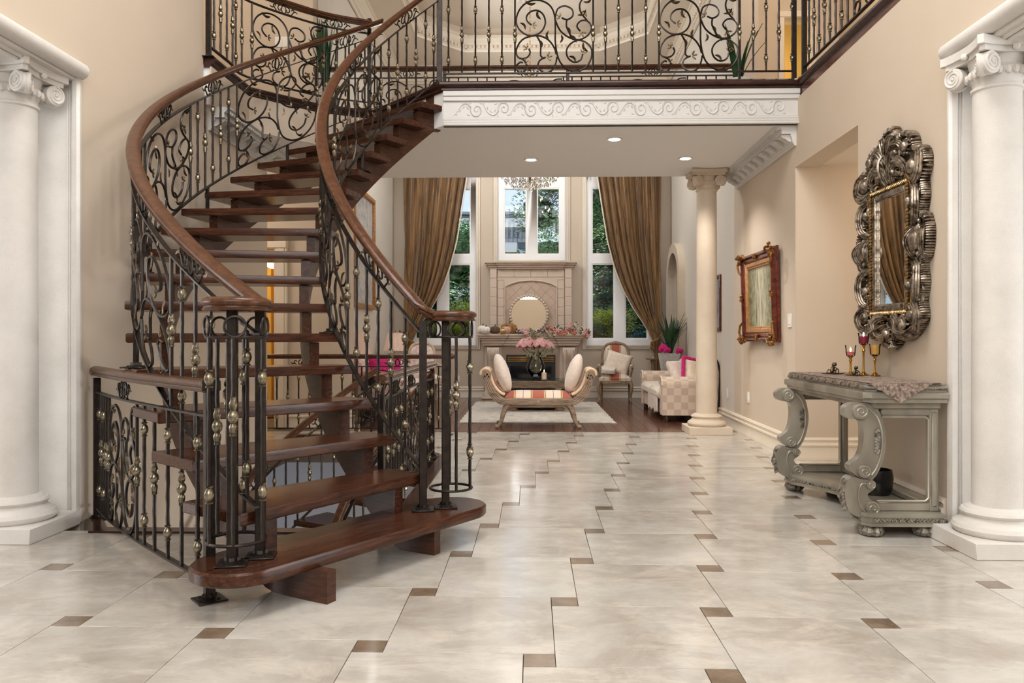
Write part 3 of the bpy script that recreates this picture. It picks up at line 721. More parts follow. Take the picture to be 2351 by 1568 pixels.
def knuckle_triple():
    m = MB(); m.lathe([(.008, -.078), (.014, -.074), (.012, -.066), (.016, -.046), (.016, -.036), (.010, -.026), (.019, -.014), (.022, 0), (.019, .014), (.010, .026), (.016, .036), (.016, .05), (.011, .066), (.014, .074), (.008, .078)], (0, 0, 0), 9); return m.mesh('knuckle', M['bronze'])
K1, K3 = knuckle_single(), knuckle_triple()
bars = {}
def bar_mesh(L):
    k = round(L, 3)
    if k not in bars:
        m = MB(); n = 22; P = [(.0007 * sin(i * 1.9), .0007 * cos(i * 2.3), L * i / n) for i in range(n + 1)]
        m.tube(P, .0088, 6, rf=lambda t: 1 + .07 * sin(t * 95)); bars[k] = m.mesh('baluster', M['iron'])
    return bars[k]
def scroll_curves():
    S_ = lambda pts: [((x - 600) / 605, (550 - y) / 590) for x, y in pts]
    Cv = [S_(p) for p in (
        [(912, 300), (913, 220), (910, 130), (890, 62), (845, 15), (770, -8), (690, 12), (632, 70), (608, 150), (630, 215), (690, 260), (755, 262), (810, 230), (836, 170), (822, 110), (780, 74), (728, 78), (692, 112), (692, 152), (728, 185)],
        [(912, 300), (922, 385), (950, 470), (1010, 528), (1080, 545), (1150, 510), (1190, 440), (1190, 370), (1150, 322), (1090, 304), (1032, 330), (1000, 382), (1012, 440), (1060, 473), (1108, 455), (1124, 410)],
        [(920, 410), (905, 360), (862, 302), (795, 268), (720, 270), (652, 300), (612, 365), (615, 420), (650, 442), (695, 432), (718, 398), (708, 366)],
        [(640, 438), (676, 460), (692, 508), (664, 546), (622, 540), (608, 500), (640, 470), (662, 474)],
        [(926, 430), (914, 490), (880, 540), (822, 548), (778, 512), (790, 458), (838, 432)],
        [(912, 130), (932, 62), (988, 40), (1042, 68), (1046, 118), (1003, 146), (962, 130)],
        [(914, 150), (950, 228), (1022, 284), (1100, 300), (1168, 262), (1190, 205), (1162, 158), (1112, 155), (1080, 195), (1106, 235)],
        [(1168, 165), (1112, 92), (1102, 32), (1130, -14), (1194, -20)],
        [(1003, 146), (1000, 200), (1040, 280)], [(770, 270), (800, 330), (800, 420), (830, 440)])]
    leaves = [(728, 185, 0), (708, 366, 150), (838, 432, 10), (962, 130, 150), (1106, 235, -60), (1124, 410, 70), (662, 474, 20), (1150, 75, -130)]
    side = [(640, 165, -50), (800, 140, 110), (780, 300, -60), (862, 300, 95), (760, 15, 170), (1000, 200, -70), (1020, 270, -40), (958, 260, -95), (1020, 425, -40), (1165, 390, 120), (1100, 520, 190), (1150, 70, 215), (1190, -10, 200)]
    f = lambda L: [((x - 600) / 605, (550 - y) / 590, a) for x, y, a in L]
    return Cv, f(leaves), f(side)
CURV, BUDS, LVS = scroll_curves()
ORN = [cat(spiral(-.035, 0, .006, .026, 400, 90, 10), 2), cat(spiral(.035, 0, .006, .026, 140, 450, 10), 2), [(.026 * cos(2 * pi * i / 18) * .8, .03 * sin(2 * pi * i / 18)) for i in range(19)],
       cat([(-.035, -.026), (-.065, -.03), (-.085, -.01), (-.1, .008), (-.085, .02), (-.075, .008)], 4), cat([(.035, -.026), (.065, -.03), (.085, -.01), (.1, .008), (.085, .02), (.075, .008)], 4)]
HR = [(-.030, -.027), (.030, -.027), (.033, -.022), (.026, -.015), (.026, -.010), (.036, -.004), (.038, .008), (.030, .019), (.014, .026), (-.014, .026), (-.030, .019), (-.038, .008), (-.036, -.004), (-.026, -.010), (-.026, -.015), (-.033, -.022)]
class Path:
    """a plan path with a base height for every arc length"""
    def __init__(s, pts):
        s.p = [Vector(q) for q in pts]; s.c = [0]
        for i in range(len(pts) - 1): s.c.append(s.c[-1] + (s.p[i + 1].to_2d() - s.p[i].to_2d()).length)
        s.L = s.c[-1]
    def at(s, t):
        t = max(0, min(s.L, t)); i = 0
        while i < len(s.c) - 2 and s.c[i + 1] < t: i += 1
        k = (t - s.c[i]) / max(1e-9, s.c[i + 1] - s.c[i]); return s.p[i].lerp(s.p[i + 1], k)
    def tan(s, t):
        a, b = s.at(t - .01), s.at(t + .01); d = b - a; d.z = 0; return d.normalized()
    def seg(s, t0, t1, step=.06):
        n = max(2, int((t1 - t0) / step)); return [s.at(lerp(t0, t1, i / n)) for i in range(n + 1)]
def railing(root, path, hz=.893, tz=.76, bz=.05, balus=(), panels=(), orns=(), posts=(), hand=True, t0=0, t1=None, ornz=None, top=True):
    t1 = path.L if t1 is None else t1; up = lambda P, z: [(p.x, p.y, p.z + z) for p in P]
    if hand: m = MB(); m.sweep(HR, up(path.seg(t0, t1), hz)); obj('handrail', m, M['rail'], root, ang=50)
    fb = [(-.014, -.005), (.014, -.005), (.014, .005), (-.014, .005)]
    if top: m = MB(); m.sweep(fb, up(path.seg(t0, t1), tz)); obj('top_bar', m, M['iron'], root)
    m = MB(); m.sweep(fb, up(path.seg(t0, t1), bz)); obj('bottom_bar', m, M['iron'], root)
    d = wloc(root); H = tz - bz
    for i, t in enumerate(balus):
        p = path.at(t); b = inst('baluster', bar_mesh(H), root, (p.x - d.x, p.y - d.y, p.z + bz - d.z))
        if i % 2: inst('knuckle', K3, b, (0, 0, H * .5))
        else: inst('knuckle', K1, b, (0, 0, H * .82)); inst('knuckle', K1, b, (0, 0, H * .17))
    for (a, b) in panels:
        m = MB(); W = b - a
        def q(u, v): p = path.at(a + u * W); return (p.x, p.y, p.z + bz + .004 + v * (H - .008))
        for c in CURV:
            cc = cat(c, 3); m.tube([q(min(1, max(0, x)), min(1, max(0, y))) for x, y in cc], .0082, 5)
        for s_ in (a, b):
            p = path.at(s_); m.tube([(p.x, p.y, p.z + bz), (p.x, p.y, p.z + tz)], .0088, 6)
        pn = obj('scroll_panel', m, M['iron'], root)
        for k, (u, v, an) in enumerate(BUDS + LVS):
            t = path.tan(a + u * W); p = Vector(q(u, min(v, .97))) - d; n = Vector((t.y, -t.x, 0))
            e = radians(an); X = t * cos(e) + Vector((0, 0, 1)) * sin(e); Y = n.cross(X)
            R = Matrix((X, Y, n)).transposed().to_4x4(); sc = 1.2 + .4 * ((k * 7) % 5) / 5
            inst('bud' if k < len(BUDS) else 'leaf', BUD if k < len(BUDS) else LFS, pn, None, mtx=Matrix.Translation(p) @ R @ Matrix.Scale(sc, 4))
        for s_ in (a, b):
            p = path.at(s_); inst('knuckle', K3, pn, (p.x - d.x, p.y - d.y, p.z + bz + H * .5 - d.z))
    oz = ornz if ornz is not None else (hz - .027 + tz) / 2
    for t in orns:
        m = MB(); sc = (hz - .027 - tz) / .066 if ornz is None else 1
        for c in ORN: m.tube([(*path.at(t + x * 1.1).to_2d(), path.at(t + x * 1.1).z + oz + y * sc) for x, y in [tuple(k_)[:2] for k_ in c]], .0058, 5)
        o = obj('rail_ornament', m, M['iron'], root)
        for s_ in (-1, 1):
            tn = path.tan(t); n = Vector((tn.y, -tn.x, 0)); X = tn * s_; R = Matrix((X, n.cross(X), n)).transposed().to_4x4()
            p = path.at(t + s_ * .1); inst('leaf', LFS, o, None, mtx=Matrix.Translation(Vector((p.x, p.y, p.z + oz)) - d) @ R @ Matrix.Scale(.8, 4))
    for (t, z0, z1) in posts: post(root, *path.at(t).to_2d(), path.at(t).z + z0, path.at(t).z + z1)
def post(root, x, y, z0, z1, w_=.019, rot=0, plate=True):
    m = MB(); m.box(-w_, w_, -w_, w_, 0, z1 - z0, .003); mt = Matrix.Translation((x, y, z0)) @ Matrix.Rotation(rot, 4, 'Z'); m.xf(mt)
    o = obj('newel_post', m, M['iron'], root)
    if plate:
        m = MB(); m.box(-.06, .06, -.06, .06, 0, .008, .003); m.lathe([(.055, .008), (.032, .016), (.03, .03)], (0, 0, 0), 4)
        for a in range(4): m.ell((.042 * cos(a * pi / 2 + pi / 4), .042 * sin(a * pi / 2 + pi / 4), .01), (.008, .008, .005), 6, 3)
        m.xf(mt); obj('base_plate', m, M['iron'], o, local=False)
    return o
def fr(n, a, b): return [lerp(a, b, i / (n - 1)) for i in range(n)]
def helix(r, a0, a1, dz=0, n=90): return Path([(*pol(r, a), zp(a) + dz) for a in fr(n, a0, a1)])
def s_of(r, a0): return lambda a: radians(a - a0) * r
def volute(root, cx, cy, z0, start, pts_handrail, posts, ring_r=.115, top=1.228):
    """level loop of handrail over a ring of bars at the foot of the rail"""
    m = MB(); m.sweep(HR, pts_handrail); m.lathe([(0, top - .02), (ring_r - .02, top - .02), (ring_r - .02, top + .018), (0, top + .022)], (cx, cy, 0), 28); obj('volute_handrail', m, M['rail'], root, ang=50)
    for z in (z0 + .10, 1.095):
        m = MB(); m.tube([(cx + ring_r * cos(2 * pi * i / 28), cy + ring_r * sin(2 * pi * i / 28), z) for i in range(28)], .007, 6, closed=True); obj('ring_bar', m, M['iron'], root)
    d = wloc(root)
    for i, a in enumerate(start):
        x, y = cx + ring_r * cos(radians(a)), cy + ring_r * sin(radians(a)); H = 1.095 - z0 - .1
        b = inst('baluster', bar_mesh(H), root, (x - d.x, y - d.y, z0 + .1 - d.z))
        if i % 2: inst('knuckle', K3, b, (0, 0, H * (.62 if i % 4 == 1 else .55)))
        else: inst('knuckle', K1, b, (0, 0, H * .8)); inst('knuckle', K1, b, (0, 0, H * .24))
    for a in range(0, 360, 72):
        m = MB()
        u = Vector((-sin(radians(a)), cos(radians(a)), 0)); c = Vector((cx + ring_r * cos(radians(a)), cy + ring_r * sin(radians(a)), 1.137))
        m.tube([c + u * (.04 * cos(t)) + Vector((0, 0, .04 * sin(t))) for t in [2 * pi * k / 18 for k in range(18)]], .0055, 6, closed=True)
        obj('collar_ring', m, M['iron'], root)
    for x, y in posts: post(root, x, y, z0, top - .02, .02, radians(10))

GI = {}
# outer stair rail
RRO, RRI = 2.91, 1.82
so = s_of(RRO, -59.5); r1 = thing('stair_railing', 'wrought iron stair railing with oak handrail along the outer wall side of the curved staircase', 'railing', (*pol(RRO, -59), RISE), 0, 'railings of the curved staircase')
po = helix(RRO, -59.5, 50.2)
railing(r1, po, balus=[so(a) for a in (-58.3, -55.8, -53.3, -50.8, -48.3, -25.8, -23.6, -21.4, -19.2, -17, 5.2, 7.35, 9.5, 11.65, 13.8, 37.6, 39.8, 42, 44.2, 46.4, 48.6)],
        panels=[(so(-46), so(-28)), (so(-14.5), so(3)), (so(16), so(35.5))], orns=[so(a) for a in (-50, -37, -22, -5.5, 9.5, 26, 42)],
        posts=[])
for a in (-32.5, -12, 8, 28.5):      # stub feet that carry the bottom bar on the treads
    k = int((a - A0) / DA); post(r1, *pol(RRO, a), k * RISE, zp(a) + .05, .012, 0)
vx, vy = -1.185, 3.16
hp = [Vector((*pol(RRO, a), max(1.228, zp(a) + .893))) for a in (-58.5, -60, -61.5)]
lp = [Vector((vx + .098 * cos(radians(q)), vy + .098 * sin(radians(q)), 1.228)) for q in range(30, -300, -20)]
volute(r1, vx, vy, RISE, (-10, -75, -130, 150, 95), cat(hp[:2] + lp, 3), [(-1.20, 3.158), (-1.125, 3.27)])
# inner stair rail
si = s_of(RRI, -59.5); r2 = thing('stair_railing', 'wrought iron stair railing with oak handrail along the open inner side of the curved staircase', 'railing', (*pol(RRI, -59), RISE), 0, 'railings of the curved staircase')
pi_ = helix(RRI, -59.5, 49.6)
railing(r2, pi_, balus=[si(a) for a in (-55.6, -52.2, -48.8, -45.4, -42, -17, -13.2, -9.4, -5.6, -1.8, 31.2, 34.6, 38, 41.4, 44.8, 47.6)],
        panels=[(si(-38.5), si(-20.5)), (si(4), si(28))], orns=[si(a) for a in (-48, -29.5, -9, 16, 38)])
post(r2, *pol(RRI, 49.6), Z2 - .0, Z2 + .95, .024, radians(0), False)
for a in (-30, -5, 20):
    k = int((a - A0) / DA); post(r2, *pol(RRI, a), k * RISE, zp(a) + .05, .012, 0)
wx, wy = -.435, 4.265
hp = [Vector((*pol(RRI, a), max(1.208, zp(a) + .893))) for a in (-57.2, -59.5)]
lp = [Vector((wx + .1 * cos(radians(q)), wy + .1 * sin(radians(q)), 1.208)) for q in range(215, 560, 20)]
volute(r2, wx, wy, RISE, (-20, -70, 30, 100), cat(hp + lp, 3), [(-.573, 4.17), (-.462, 4.24)], .112, 1.2)

# upper railings
up = lambda pts: Path([(x, y, Z2) for x, y in pts])
g1 = thing('bridge_railing', 'wrought iron scroll railing along the near edge of the bridge', 'railing', (-.78, 7.12, Z2), 0, 'upper floor railings')
P = up([(-.795, 7.12), (2.33, 7.12)]); bx = lambda px: (px - 1221) * 7.12 / 1826 + .795 + .012
railing(g1, P, .91, .80, .105, [bx(v) for v in (1026, 1057, 1088, 1119, 1149, 1386, 1416, 1447, 1478, 1722, 1751, 1780, 1810)], [(bx(1179), bx(1358)), (bx(1508), bx(1691))], [.2, bx(1268), bx(1432), bx(1600), 2.8], [(3.12, 0, .95)])
post(g1, P.at(bx(1691)).x, 7.12, Z2, Z2 + .9, .0105, 0, False)
g2 = thing('gallery_railing', 'wrought iron railing of the upper gallery over the right wall', 'railing', (2.38, 7.05, Z2), 0, 'upper floor railings')
P = up([(2.385, 7.05), (2.385, 1.5)])
railing(g2, P, .91, .80, .105, fr(8, .14, .98) + fr(6, 1.95, 2.55), [(1.1, 1.8), (2.7, 3.4)], [.5, 1.45, 2.2], [(0.02, 0, .95)])
g3 = thing('bridge_railing', 'wrought iron railing along the far edge of the bridge before the living room', 'railing', (-.1, 9.36, Z2), 0, 'upper floor railings')
P = up([(-2.58, 9.36), (2.4, 9.36)])
railing(g3, P, .91, .80, .105, fr(5, .15, .65) + fr(5, 1.6, 2.05) + fr(5, 3.05, 3.5) + fr(4, 4.5, 4.85), [(.75, 1.5), (2.15, 2.95), (3.6, 4.4)], [1.12, 2.55, 4.0], [(0.03, 0, .9), (1.55, 0, .9), (3.0, 0, .9), (4.95, 0, .9)])
g4 = thing('landing_railing', 'wrought iron railing around the upper left landing', 'railing', (-2.58, 7.1, Z2), 0, 'upper floor railings')
P = up(cat([(-2.62, 6.36), (-2.60, 6.8), (-2.58, 7.17), (-2.08, 7.74), (-1.62, 7.99)], 6))
railing(g4, P, .91, .80, .105, fr(6, .12, .74) + [1.76, 1.88], [(.86, 1.62)], [.45, 1.2, 1.75], [(0.02, 0, .95), (P.L - .02, 0, .95)])
# rails guarding the stairwell at floor level
f1 = thing('guard_railing', 'low curved wrought iron guard rail from the left wall to the first tread', 'railing', (-2.1, 4.15, 0), 0, 'guard railings around the stairwell')
P = Path([(*p, 0) for p in [tuple(q) for q in cat([(-2.625, 4.73), (-2.32, 4.34), (-2.0, 3.97), (-1.68, 3.63), (-1.345, 3.29)], 8)]]); L = P.L
railing(f1, P, .893, .765, .075, [.13, .2, .27, .34, 1.12, 1.27, 1.45, 1.62, 1.8], [(.42, 1.0)], [.75], [])
post(f1, -2.605, 4.70, 0, .85, .019, radians(40)); post(f1, -1.343, 3.28, 0, .9, .02, radians(40))
m = MB(); m.box(-1.365, -1.30, 3.24, 3.30, .866, .92, .008); obj('rail_end_cap', m, M['iron'], f1)
f2 = thing('guard_railing', 'low wrought iron guard rail with glossy oak cap beside the right edge of the stairwell', 'railing', (-.88, 6, 0), 0, 'guard railings around the stairwell')
P = Path([(-.895, 4.68, 0), (-.91, 5.9, 0), (-.9, 7.2, 0)])
railing(f2, P, .845, .72, .075, fr(7, .12, .78) + fr(6, 1.78, 2.42), [(.9, 1.65)], [.55, 1.27, 2.0], [(.02, 0, .8), (2.5, 0, .8)])
f3 = thing('guard_railing', 'long wrought iron guard rail across the far side of the stairwell', 'railing', (-2, 8.85, 0), 0, 'guard railings around the stairwell')
P = Path([(-3.2, 8.84, 0), (-.92, 8.84, 0)])
railing(f3, P, .873, .76, .07, fr(10, .1, 1.2) + [2.16, 2.22], [(1.3, 2.1)], [.65, 1.7], [(2.26, 0, .85)])
m = MB(); m.ell((-.9, 8.84, .875), (.05, .035, .035), 10, 6); obj('rail_end_cap', m, M['rail'], f3)
# rails of the flight going down
for r, lab in ((2.84, 'oak handrail and iron balusters descending on the wall side of the stairwell'), (1.86, 'oak handrail and iron balusters descending on the inner side of the stairwell')):
    b = thing('lower_railing', lab, 'railing', (*pol(r, 49), 0), 0, 'railings of the lower flight'); s_ = s_of(r, -12)
    railing(b, helix(r, -12, 48, -Z2 - .1), balus=[s_(a) for a in fr(21 if r > 2 else 15, -11, 47)], orns=[s_(a) for a in (2, 20, 36)])
# ---------------------------------------------------------------- stone columns
VOL = {}
def volute_mesh(mat, r):
    m = MB(); m.lathe([(0, -r * .55), (r * .94, -r * .55), (r, -r * .4), (r, r * .2), (r * .9, r * .28), (0, r * .28)], (0, 0, 0), 22)
    sp = [(x, y, r * .30) for x, y in spiral(0, 0, r * .88, r * .16, 90, 90 - 800, 46)]
    m.tube(sp, r * .10, 6, rf=lambda t: 1.15 - .5 * t); m.ell((0, 0, r * .3), (r * .17, r * .17, r * .12), 8, 5)
    return m.mesh('volute', mat)
def column(loc, S_, rb, rt, H, mat, label, caph=.24, rv=.057, rot=0):
    t = thing('stone_column', label, 'column', loc, 0); t['kind'] = 'thing'; h = S_ / 2
    m = MB(); m.box(-h, h, -h, h, 0, .083, .004); obj('plinth', m, mat, t, local=True)
    k = h / .25
    m = MB(); m.lathe([(.0, .083), (.205 * k, .083), (.222 * k, .098), (.226 * k, .115), (.215 * k, .135), (.195 * k, .142), (.19 * k, .148), (.172 * k, .162), (.168 * k, .175), (.178 * k, .18), (.184 * k, .192), (.176 * k, .205), (.160 * k, .208), (.155 * k, .216), (rb, .226), (0, .226)], (0, 0, 0), 40); obj('column_base', m, mat, t, local=True)
    z1 = H - caph
    m = MB(); m.lathe([(0, .224), (rb, .224), (rb, .9), (lerp(rb, rt, .5), z1 * .62), (rt, z1), (rt, z1 + .02), (0, z1 + .02)], (0, 0, 0), 40); obj('shaft', m, mat, t, local=True, ang=60)
    a = h * .85; m = MB()
    m.lathe([(0, z1), (rt * 1.0, z1), (rt * 1.09, z1 + .008), (rt * 1.09, z1 + .02), (rt * 1.0, z1 + .026), (rt * 1.02, z1 + .05), (rt * 1.22, z1 + .085), (rt * 1.25, z1 + .1), (rt * 1.1, z1 + .12), (rt * 1.25, z1 + caph - .05), (0, z1 + caph - .05)], (0, 0, 0), 32)
    for z0, z2, q in ((z1 + caph - .075, z1 + caph - .048, .9), (z1 + caph - .048, z1 + caph - .004, 1.0)):
        pts = []
        for s_ in range(4):
            for i in range(9):
                u = -1 + 2 * i / 8; r_ = a * q * (1 - .17 * (1 - u * u)); an = s_ * pi / 2
                u2 = max(-.9, min(.9, u)) * a * q; pts.append((r_ * cos(an) - u2 * sin(an), r_ * sin(an) + u2 * cos(an), z0))
        m.prism(pts, (0, 0, z2 - z0))
    for i in range(22):
        an = 2 * pi * i / 22; m.ell((rt * 1.2 * cos(an), rt * 1.2 * sin(an), z1 + .084), (.016, .016, .022), 6, 5)
    for s_ in range(4):
        an = s_ * pi / 2; m.ell((a * .84 * cos(an), a * .84 * sin(an), z1 + caph - .055), (.018, .018, .02), 8, 5)
    cp = obj('capital', m, mat, t, local=True)
    if (mat.name, rv) not in VOL: VOL[mat.name, rv] = volute_mesh(mat, rv)
    for s_ in range(4):
        for side in (-1, 1):
            an = s_ * pi / 2; n = Vector((cos(an - side * .36), sin(an - side * .36), 0)); u = Vector((-n.y, n.x, 0)) * side
            c = Vector((cos(an), sin(an), 0)) * (a * .76) + Vector((-sin(an), cos(an), 0)) * (side * a * .60) + Vector((0, 0, z1 + caph - .075 - rv))
            R = Matrix((u, Vector((0, 0, 1)), n)).transposed().to_4x4(); inst('volute', VOL[mat.name, rv], cp, None, mtx=Matrix.Translation(c) @ R)
    return t
column((-2.875, 4.35, 0), .47, .117, .112, 2.6, M['stone'], 'pale stone column beside the curved guard rail and left wall')
column((2.41, 4.185, 0), .47, .117, .112, 2.6, M['stone'], 'pale stone column beside the silver console table')
column((1.985, 9.1, 0), .475, .117, .112, ZS + .01, M['stone_warm'], 'slim stone column at the edge of the living room beside the sofa')

# ---------------------------------------------------------------- console table
yc = 5.09
con = thing('console_table', 'silver champagne console table with scrolled legs and concave base against the right wall', 'table', (2.05, yc, 0))
X0, X1, YA, YBk = 1.815, 2.262, 4.375, 5.81
def slabc(m, x0, x1, y0, y1, z0, z1, ch, b=.006):
    slab(m, [(x0 + ch, y0), (x1, y0), (x1, y1), (x0 + ch, y1), (x0, y1 - ch), (x0, y0 + ch)], z0, z1, b)
m = MB(); slabc(m, X0 + .03, X1, YA + .03, YBk - .03, .825, .84, .04); slabc(m, X0 + .018, X1 + .002, YA + .018, YBk - .018, .808, .828, .045); slabc(m, X0 + .025, X1, YA + .025, YBk - .025, .79, .81, .045)
slabc(m, X0, X1 + .005, YA, YBk, .752, .793, .035, .014); slabc(m, X0 + .012, X1, YA + .012, YBk - .012, .732, .756, .05); slabc(m, X0 + .05, X1 - .02, YA + .05, YBk - .05, .70, .735, .03)
obj('tabletop', m, M['console'], con)
m = MB()
for i in range(70):
    y = YA + .06 + i * (YBk - YA - .12) / 69; m.ell((X0 + .022, y, .811), (.006, .012, .008), 6, 4)
for i in range(30): m.ell((X0 + .07 + i * .013, YA + .021, .811), (.007, .006, .008), 6, 4, Matrix.Rotation(.6 * (-1) ** i, 3, 'Y'))
o = obj('carved_edge', m, M['console_dark'], con); o['kind'] = 'stuff'
def lg(x, y): px, py = 1750 + x / 3.0156, 740 + y / 3.0156; return ((px - 1221) * 4.43 / 1826, 1.1 - (py - 771.5) * 4.43 / 1826)
def leg(y0, y1, mir):
    body = [(600, 556), (700, 556), (765, 580), (805, 650), (828, 740), (835, 820), (822, 920), (792, 1010), (745, 1082), (690, 1085), (640, 1060), (590, 1020), (585, 985), (612, 962), (645, 935), (668, 890), (680, 830), (684, 760), (672, 690), (640, 668), (590, 664), (556, 640), (553, 590)]
    low_ = [(600, 1060), (660, 1075), (735, 1085), (755, 1115), (740, 1150), (705, 1175), (712, 1205), (750, 1235), (788, 1270), (782, 1315), (735, 1338), (650, 1336), (595, 1310), (562, 1260), (550, 1180), (560, 1100)]
    m = MB()
    for poly, a, b in ((body, y0 + .012, y1 - .012), (low_, y0, y1)):
        m.prism([(lg(*p)[0], a, lg(*p)[1]) for p in cat(poly, 2, True)], (0, b - a, 0))
    for (cx_, cy_, r_) in ((655, 612, 54), (682, 1025, 46), (724, 1114, 34), (736, 1275, 50)):
        x, z = lg(cx_, cy_); R = r_ / 3.0156 * 4.43 / 1826
        m.lathe([(0, -.0), (R * .9, 0), (R, .006), (R, y1 - y0 + .016), (R * .9, y1 - y0 + .022), (0, y1 - y0 + .022)], (0, 0, 0), 18, xf=Matrix.Translation((x, y1 + .011, z)) @ Matrix.Rotation(pi / 2, 4, 'X'))
        for yy in (y0 - .011, y1 + .011):
            m.tube([(x + a, yy, z + b) for a, b in spiral(0, 0, R * .86, R * .12, 120, -520, 26)], R * .10, 6)
    for yy in (y0 + .010, y1 - .010):
        m.tube([(lg(*p)[0], yy, lg(*p)[1]) for p in cat([(715, 590), (770, 650), (800, 740), (808, 830), (796, 920), (768, 1000), (735, 1050)], 4)], .006, 6)
        m.tube([(lg(*p)[0], yy - .012 * (1 if yy < y1 - .02 else -1), lg(*p)[1]) for p in cat([(700, 1110), (660, 1110), (640, 1180), (655, 1260), (700, 1312), (750, 1318)], 4)], .006, 6)
    return obj('leg', m, M['console'], con)
leg(4.43, 4.52, 0); leg(5.66, 5.75, 0)
m = MB()
for i in range(26):   # carved acanthus down the front of each leg
    for y in (4.475, 5.705):
        t = i / 25; x, z = lg(lerp(556, 552, t) + 14 * sin(t * 9), lerp(1090, 1290, t)); m.ell((x, y + .018 * ((i % 3) - 1), z), (.012, .016, .016), 6, 4)
for y in (4.437, 5.667):
    for i in range(22): x, z = lg(775 + 10 * sin(i * 2.1), 740 + i * 7.4); m.ell((x, y, z), (.011, .006, .01), 6, 4)
o = obj('leg_carving', m, M['console_dark'], con); o['kind'] = 'stuff'
for y in (4.44, 5.70):   # end frames between front leg and wall
    m = MB(); m.box(2.19, 2.245, y, y + .05, .13, .705, .008); m.box(1.88, 2.2, y + .005, y + .045, .13, .185, .008); m.box(1.93, 2.2, y + .005, y + .045, .655, .705, .008)
    m.box(2.20, 2.232, y - .008, y + .058, .16, .68, .006); m.tube([(1.9, y - .002, .19), (2.165, y - .002, .19), (2.185, y - .002, .21), (2.185, y - .002, .64), (2.165, y - .002, .655), (1.93, y - .002, .655)], .007, 6); obj('end_frame', m, M['console'], con)
m = MB(); m.box(2.2, 2.24, 4.48, 5.72, .135, .17, .006); obj('back_rail', m, M['console'], con)
bpts = [(X0 + .03, YA + .0), (X1 - .02, YA), (X1 - .02, YBk), (X0 + .03, YBk), (X0 - .005, YBk - .05), (X0 + .005, YBk - .2)] + [(X0 + .005 + .19 * sin(pi * i / 14), lerp(YBk - .2, YA + .2, i / 14)) for i in range(1, 14)] + [(X0 + .005, YA + .2), (X0 - .005, YA + .05)]
m = MB()
for z0, z1, k in ((.062, .078, 0), (.078, .112, .008), (.112, .132, -.004)):
    c = Vector((2.05, yc)); m.prism([(lerp(p[0], c.x, k * 2), lerp(p[1], c.y, k), z0) for p in bpts], (0, 0, z1 - z0))
obj('base_shelf', m, M['console'], con)
m = MB()
edge = [(X0 + .004 + .19 * sin(pi * i / 90), lerp(YBk - .2, YA + .2, i / 90)) for i in range(91)] + [(X0 + .05 + i * .0105, YA + .004) for i in range(38)] + [(X0 - .0, YA + .08 + i * .022) for i in range(6)] + [(X0 - .0, YBk - .08 - i * .022) for i in range(6)]
for i, (x, y) in enumerate(edge): m.ell((x, y, .095 + .006 * (i % 2 - .5)), (.009, .009, .008), 6, 4)
o = obj('carved_band', m, M['console_dark'], con); o['kind'] = 'stuff'
bun = MB(); bun.lathe([(.03, 0), (.055, .006), (.066, .026), (.06, .046), (.045, .062), (0, .062)], (0, 0, 0), 48, flute=.05, fn=14); bme = bun.mesh('bun_foot', M['console_dark'])
for x, y in ((1.875, 4.445), (2.17, 4.445), (1.875, 5.735), (2.17, 5.735)): inst('bun_foot', bme, con, (x - 2.05, y - yc, 0))
# lace runner
rn = MB(); P = []
def lace(u, v):
    y = lerp(5.76, YA + .0, v); x = lerp(1.845, 2.235, u); z = .8425
    if v > .9: x = lerp(2.04, x, 1)
    z += .0015 * sin(u * 40) * sin(v * 60); return (x, y, z)
rn.grid(lace, 14, 40)
def drop(u, v):
    w_ = (1 - v) * .17; z = .842 - .105 * v if v > 0 else .8425
    return (2.0 + (u - .5) * 2 * w_ * (1 + .06 * sin(v * 24)), YA - .012, z)
rn.grid(lambda u, v: drop(u, v), 10, 8)
rn.grid(lambda u, v: (1.83 - .004, lerp(5.7, 4.5, u), .842 - (.018 + .012 * sin(u * 60)) * v), 60, 3)
tag(obj('lace_runner', rn, M['lace'], fix=True), 'brown lace runner with pointed end lying on the silver console table', 'table runner')
# candle stands
GLS = [(.016, .0), (.027, .008), (.031, .03), (.031, .05), (.036, .078), (.0345, .078), (.029, .05), (.029, .03), (.025, .011), (0, .006)]
for x, y, h, wax, fill, lit, lab in ((2.165, 5.25, .275, 'wax_red', .045, True, 'tallest gold candle stand with plum wax in a glass cup, lit'), (2.105, 5.31, .195, 'wax_pink', .024, True, 'shortest gold candle stand with rose wax in a glass cup, lit'), (2.20, 5.16, .205, 'wax_yellow', .056, False, 'gold candle stand with amber wax nearly filling its glass cup')):
    c = thing('candle_stand', lab, 'candle holder', (x, y, .845), 0, 'candle stands on the console table')
    hs = h - .078; m = MB(); m.lathe([(.034, 0), (.036, .004), (.02, .01), (.008, .022), (.006, .05), (.006, hs * .6), (.007, hs * .75), (.012, hs * .8), (.007, hs * .86), (.009, hs * .93), (.017, hs), (0, hs)], (0, 0, 0), 16); obj('stem', m, M['brass'], c, local=True)
    m = MB(); m.lathe(GLS, (0, 0, hs), 20); obj('glass_cup', m, M['cup'], c, local=True)
    m = MB(); m.lathe([(0, 0), (.0245, 0), (.0285, .02), (.0285, fill), (0, fill)], (0, 0, hs + .011), 18); obj('wax', m, M[wax], c, local=True)
    if lit: m = MB(); m.ell((0, 0, hs + fill + .024), (.005, .005, .014), 8, 6); obj('flame', m, M['flame'], c, local=True)
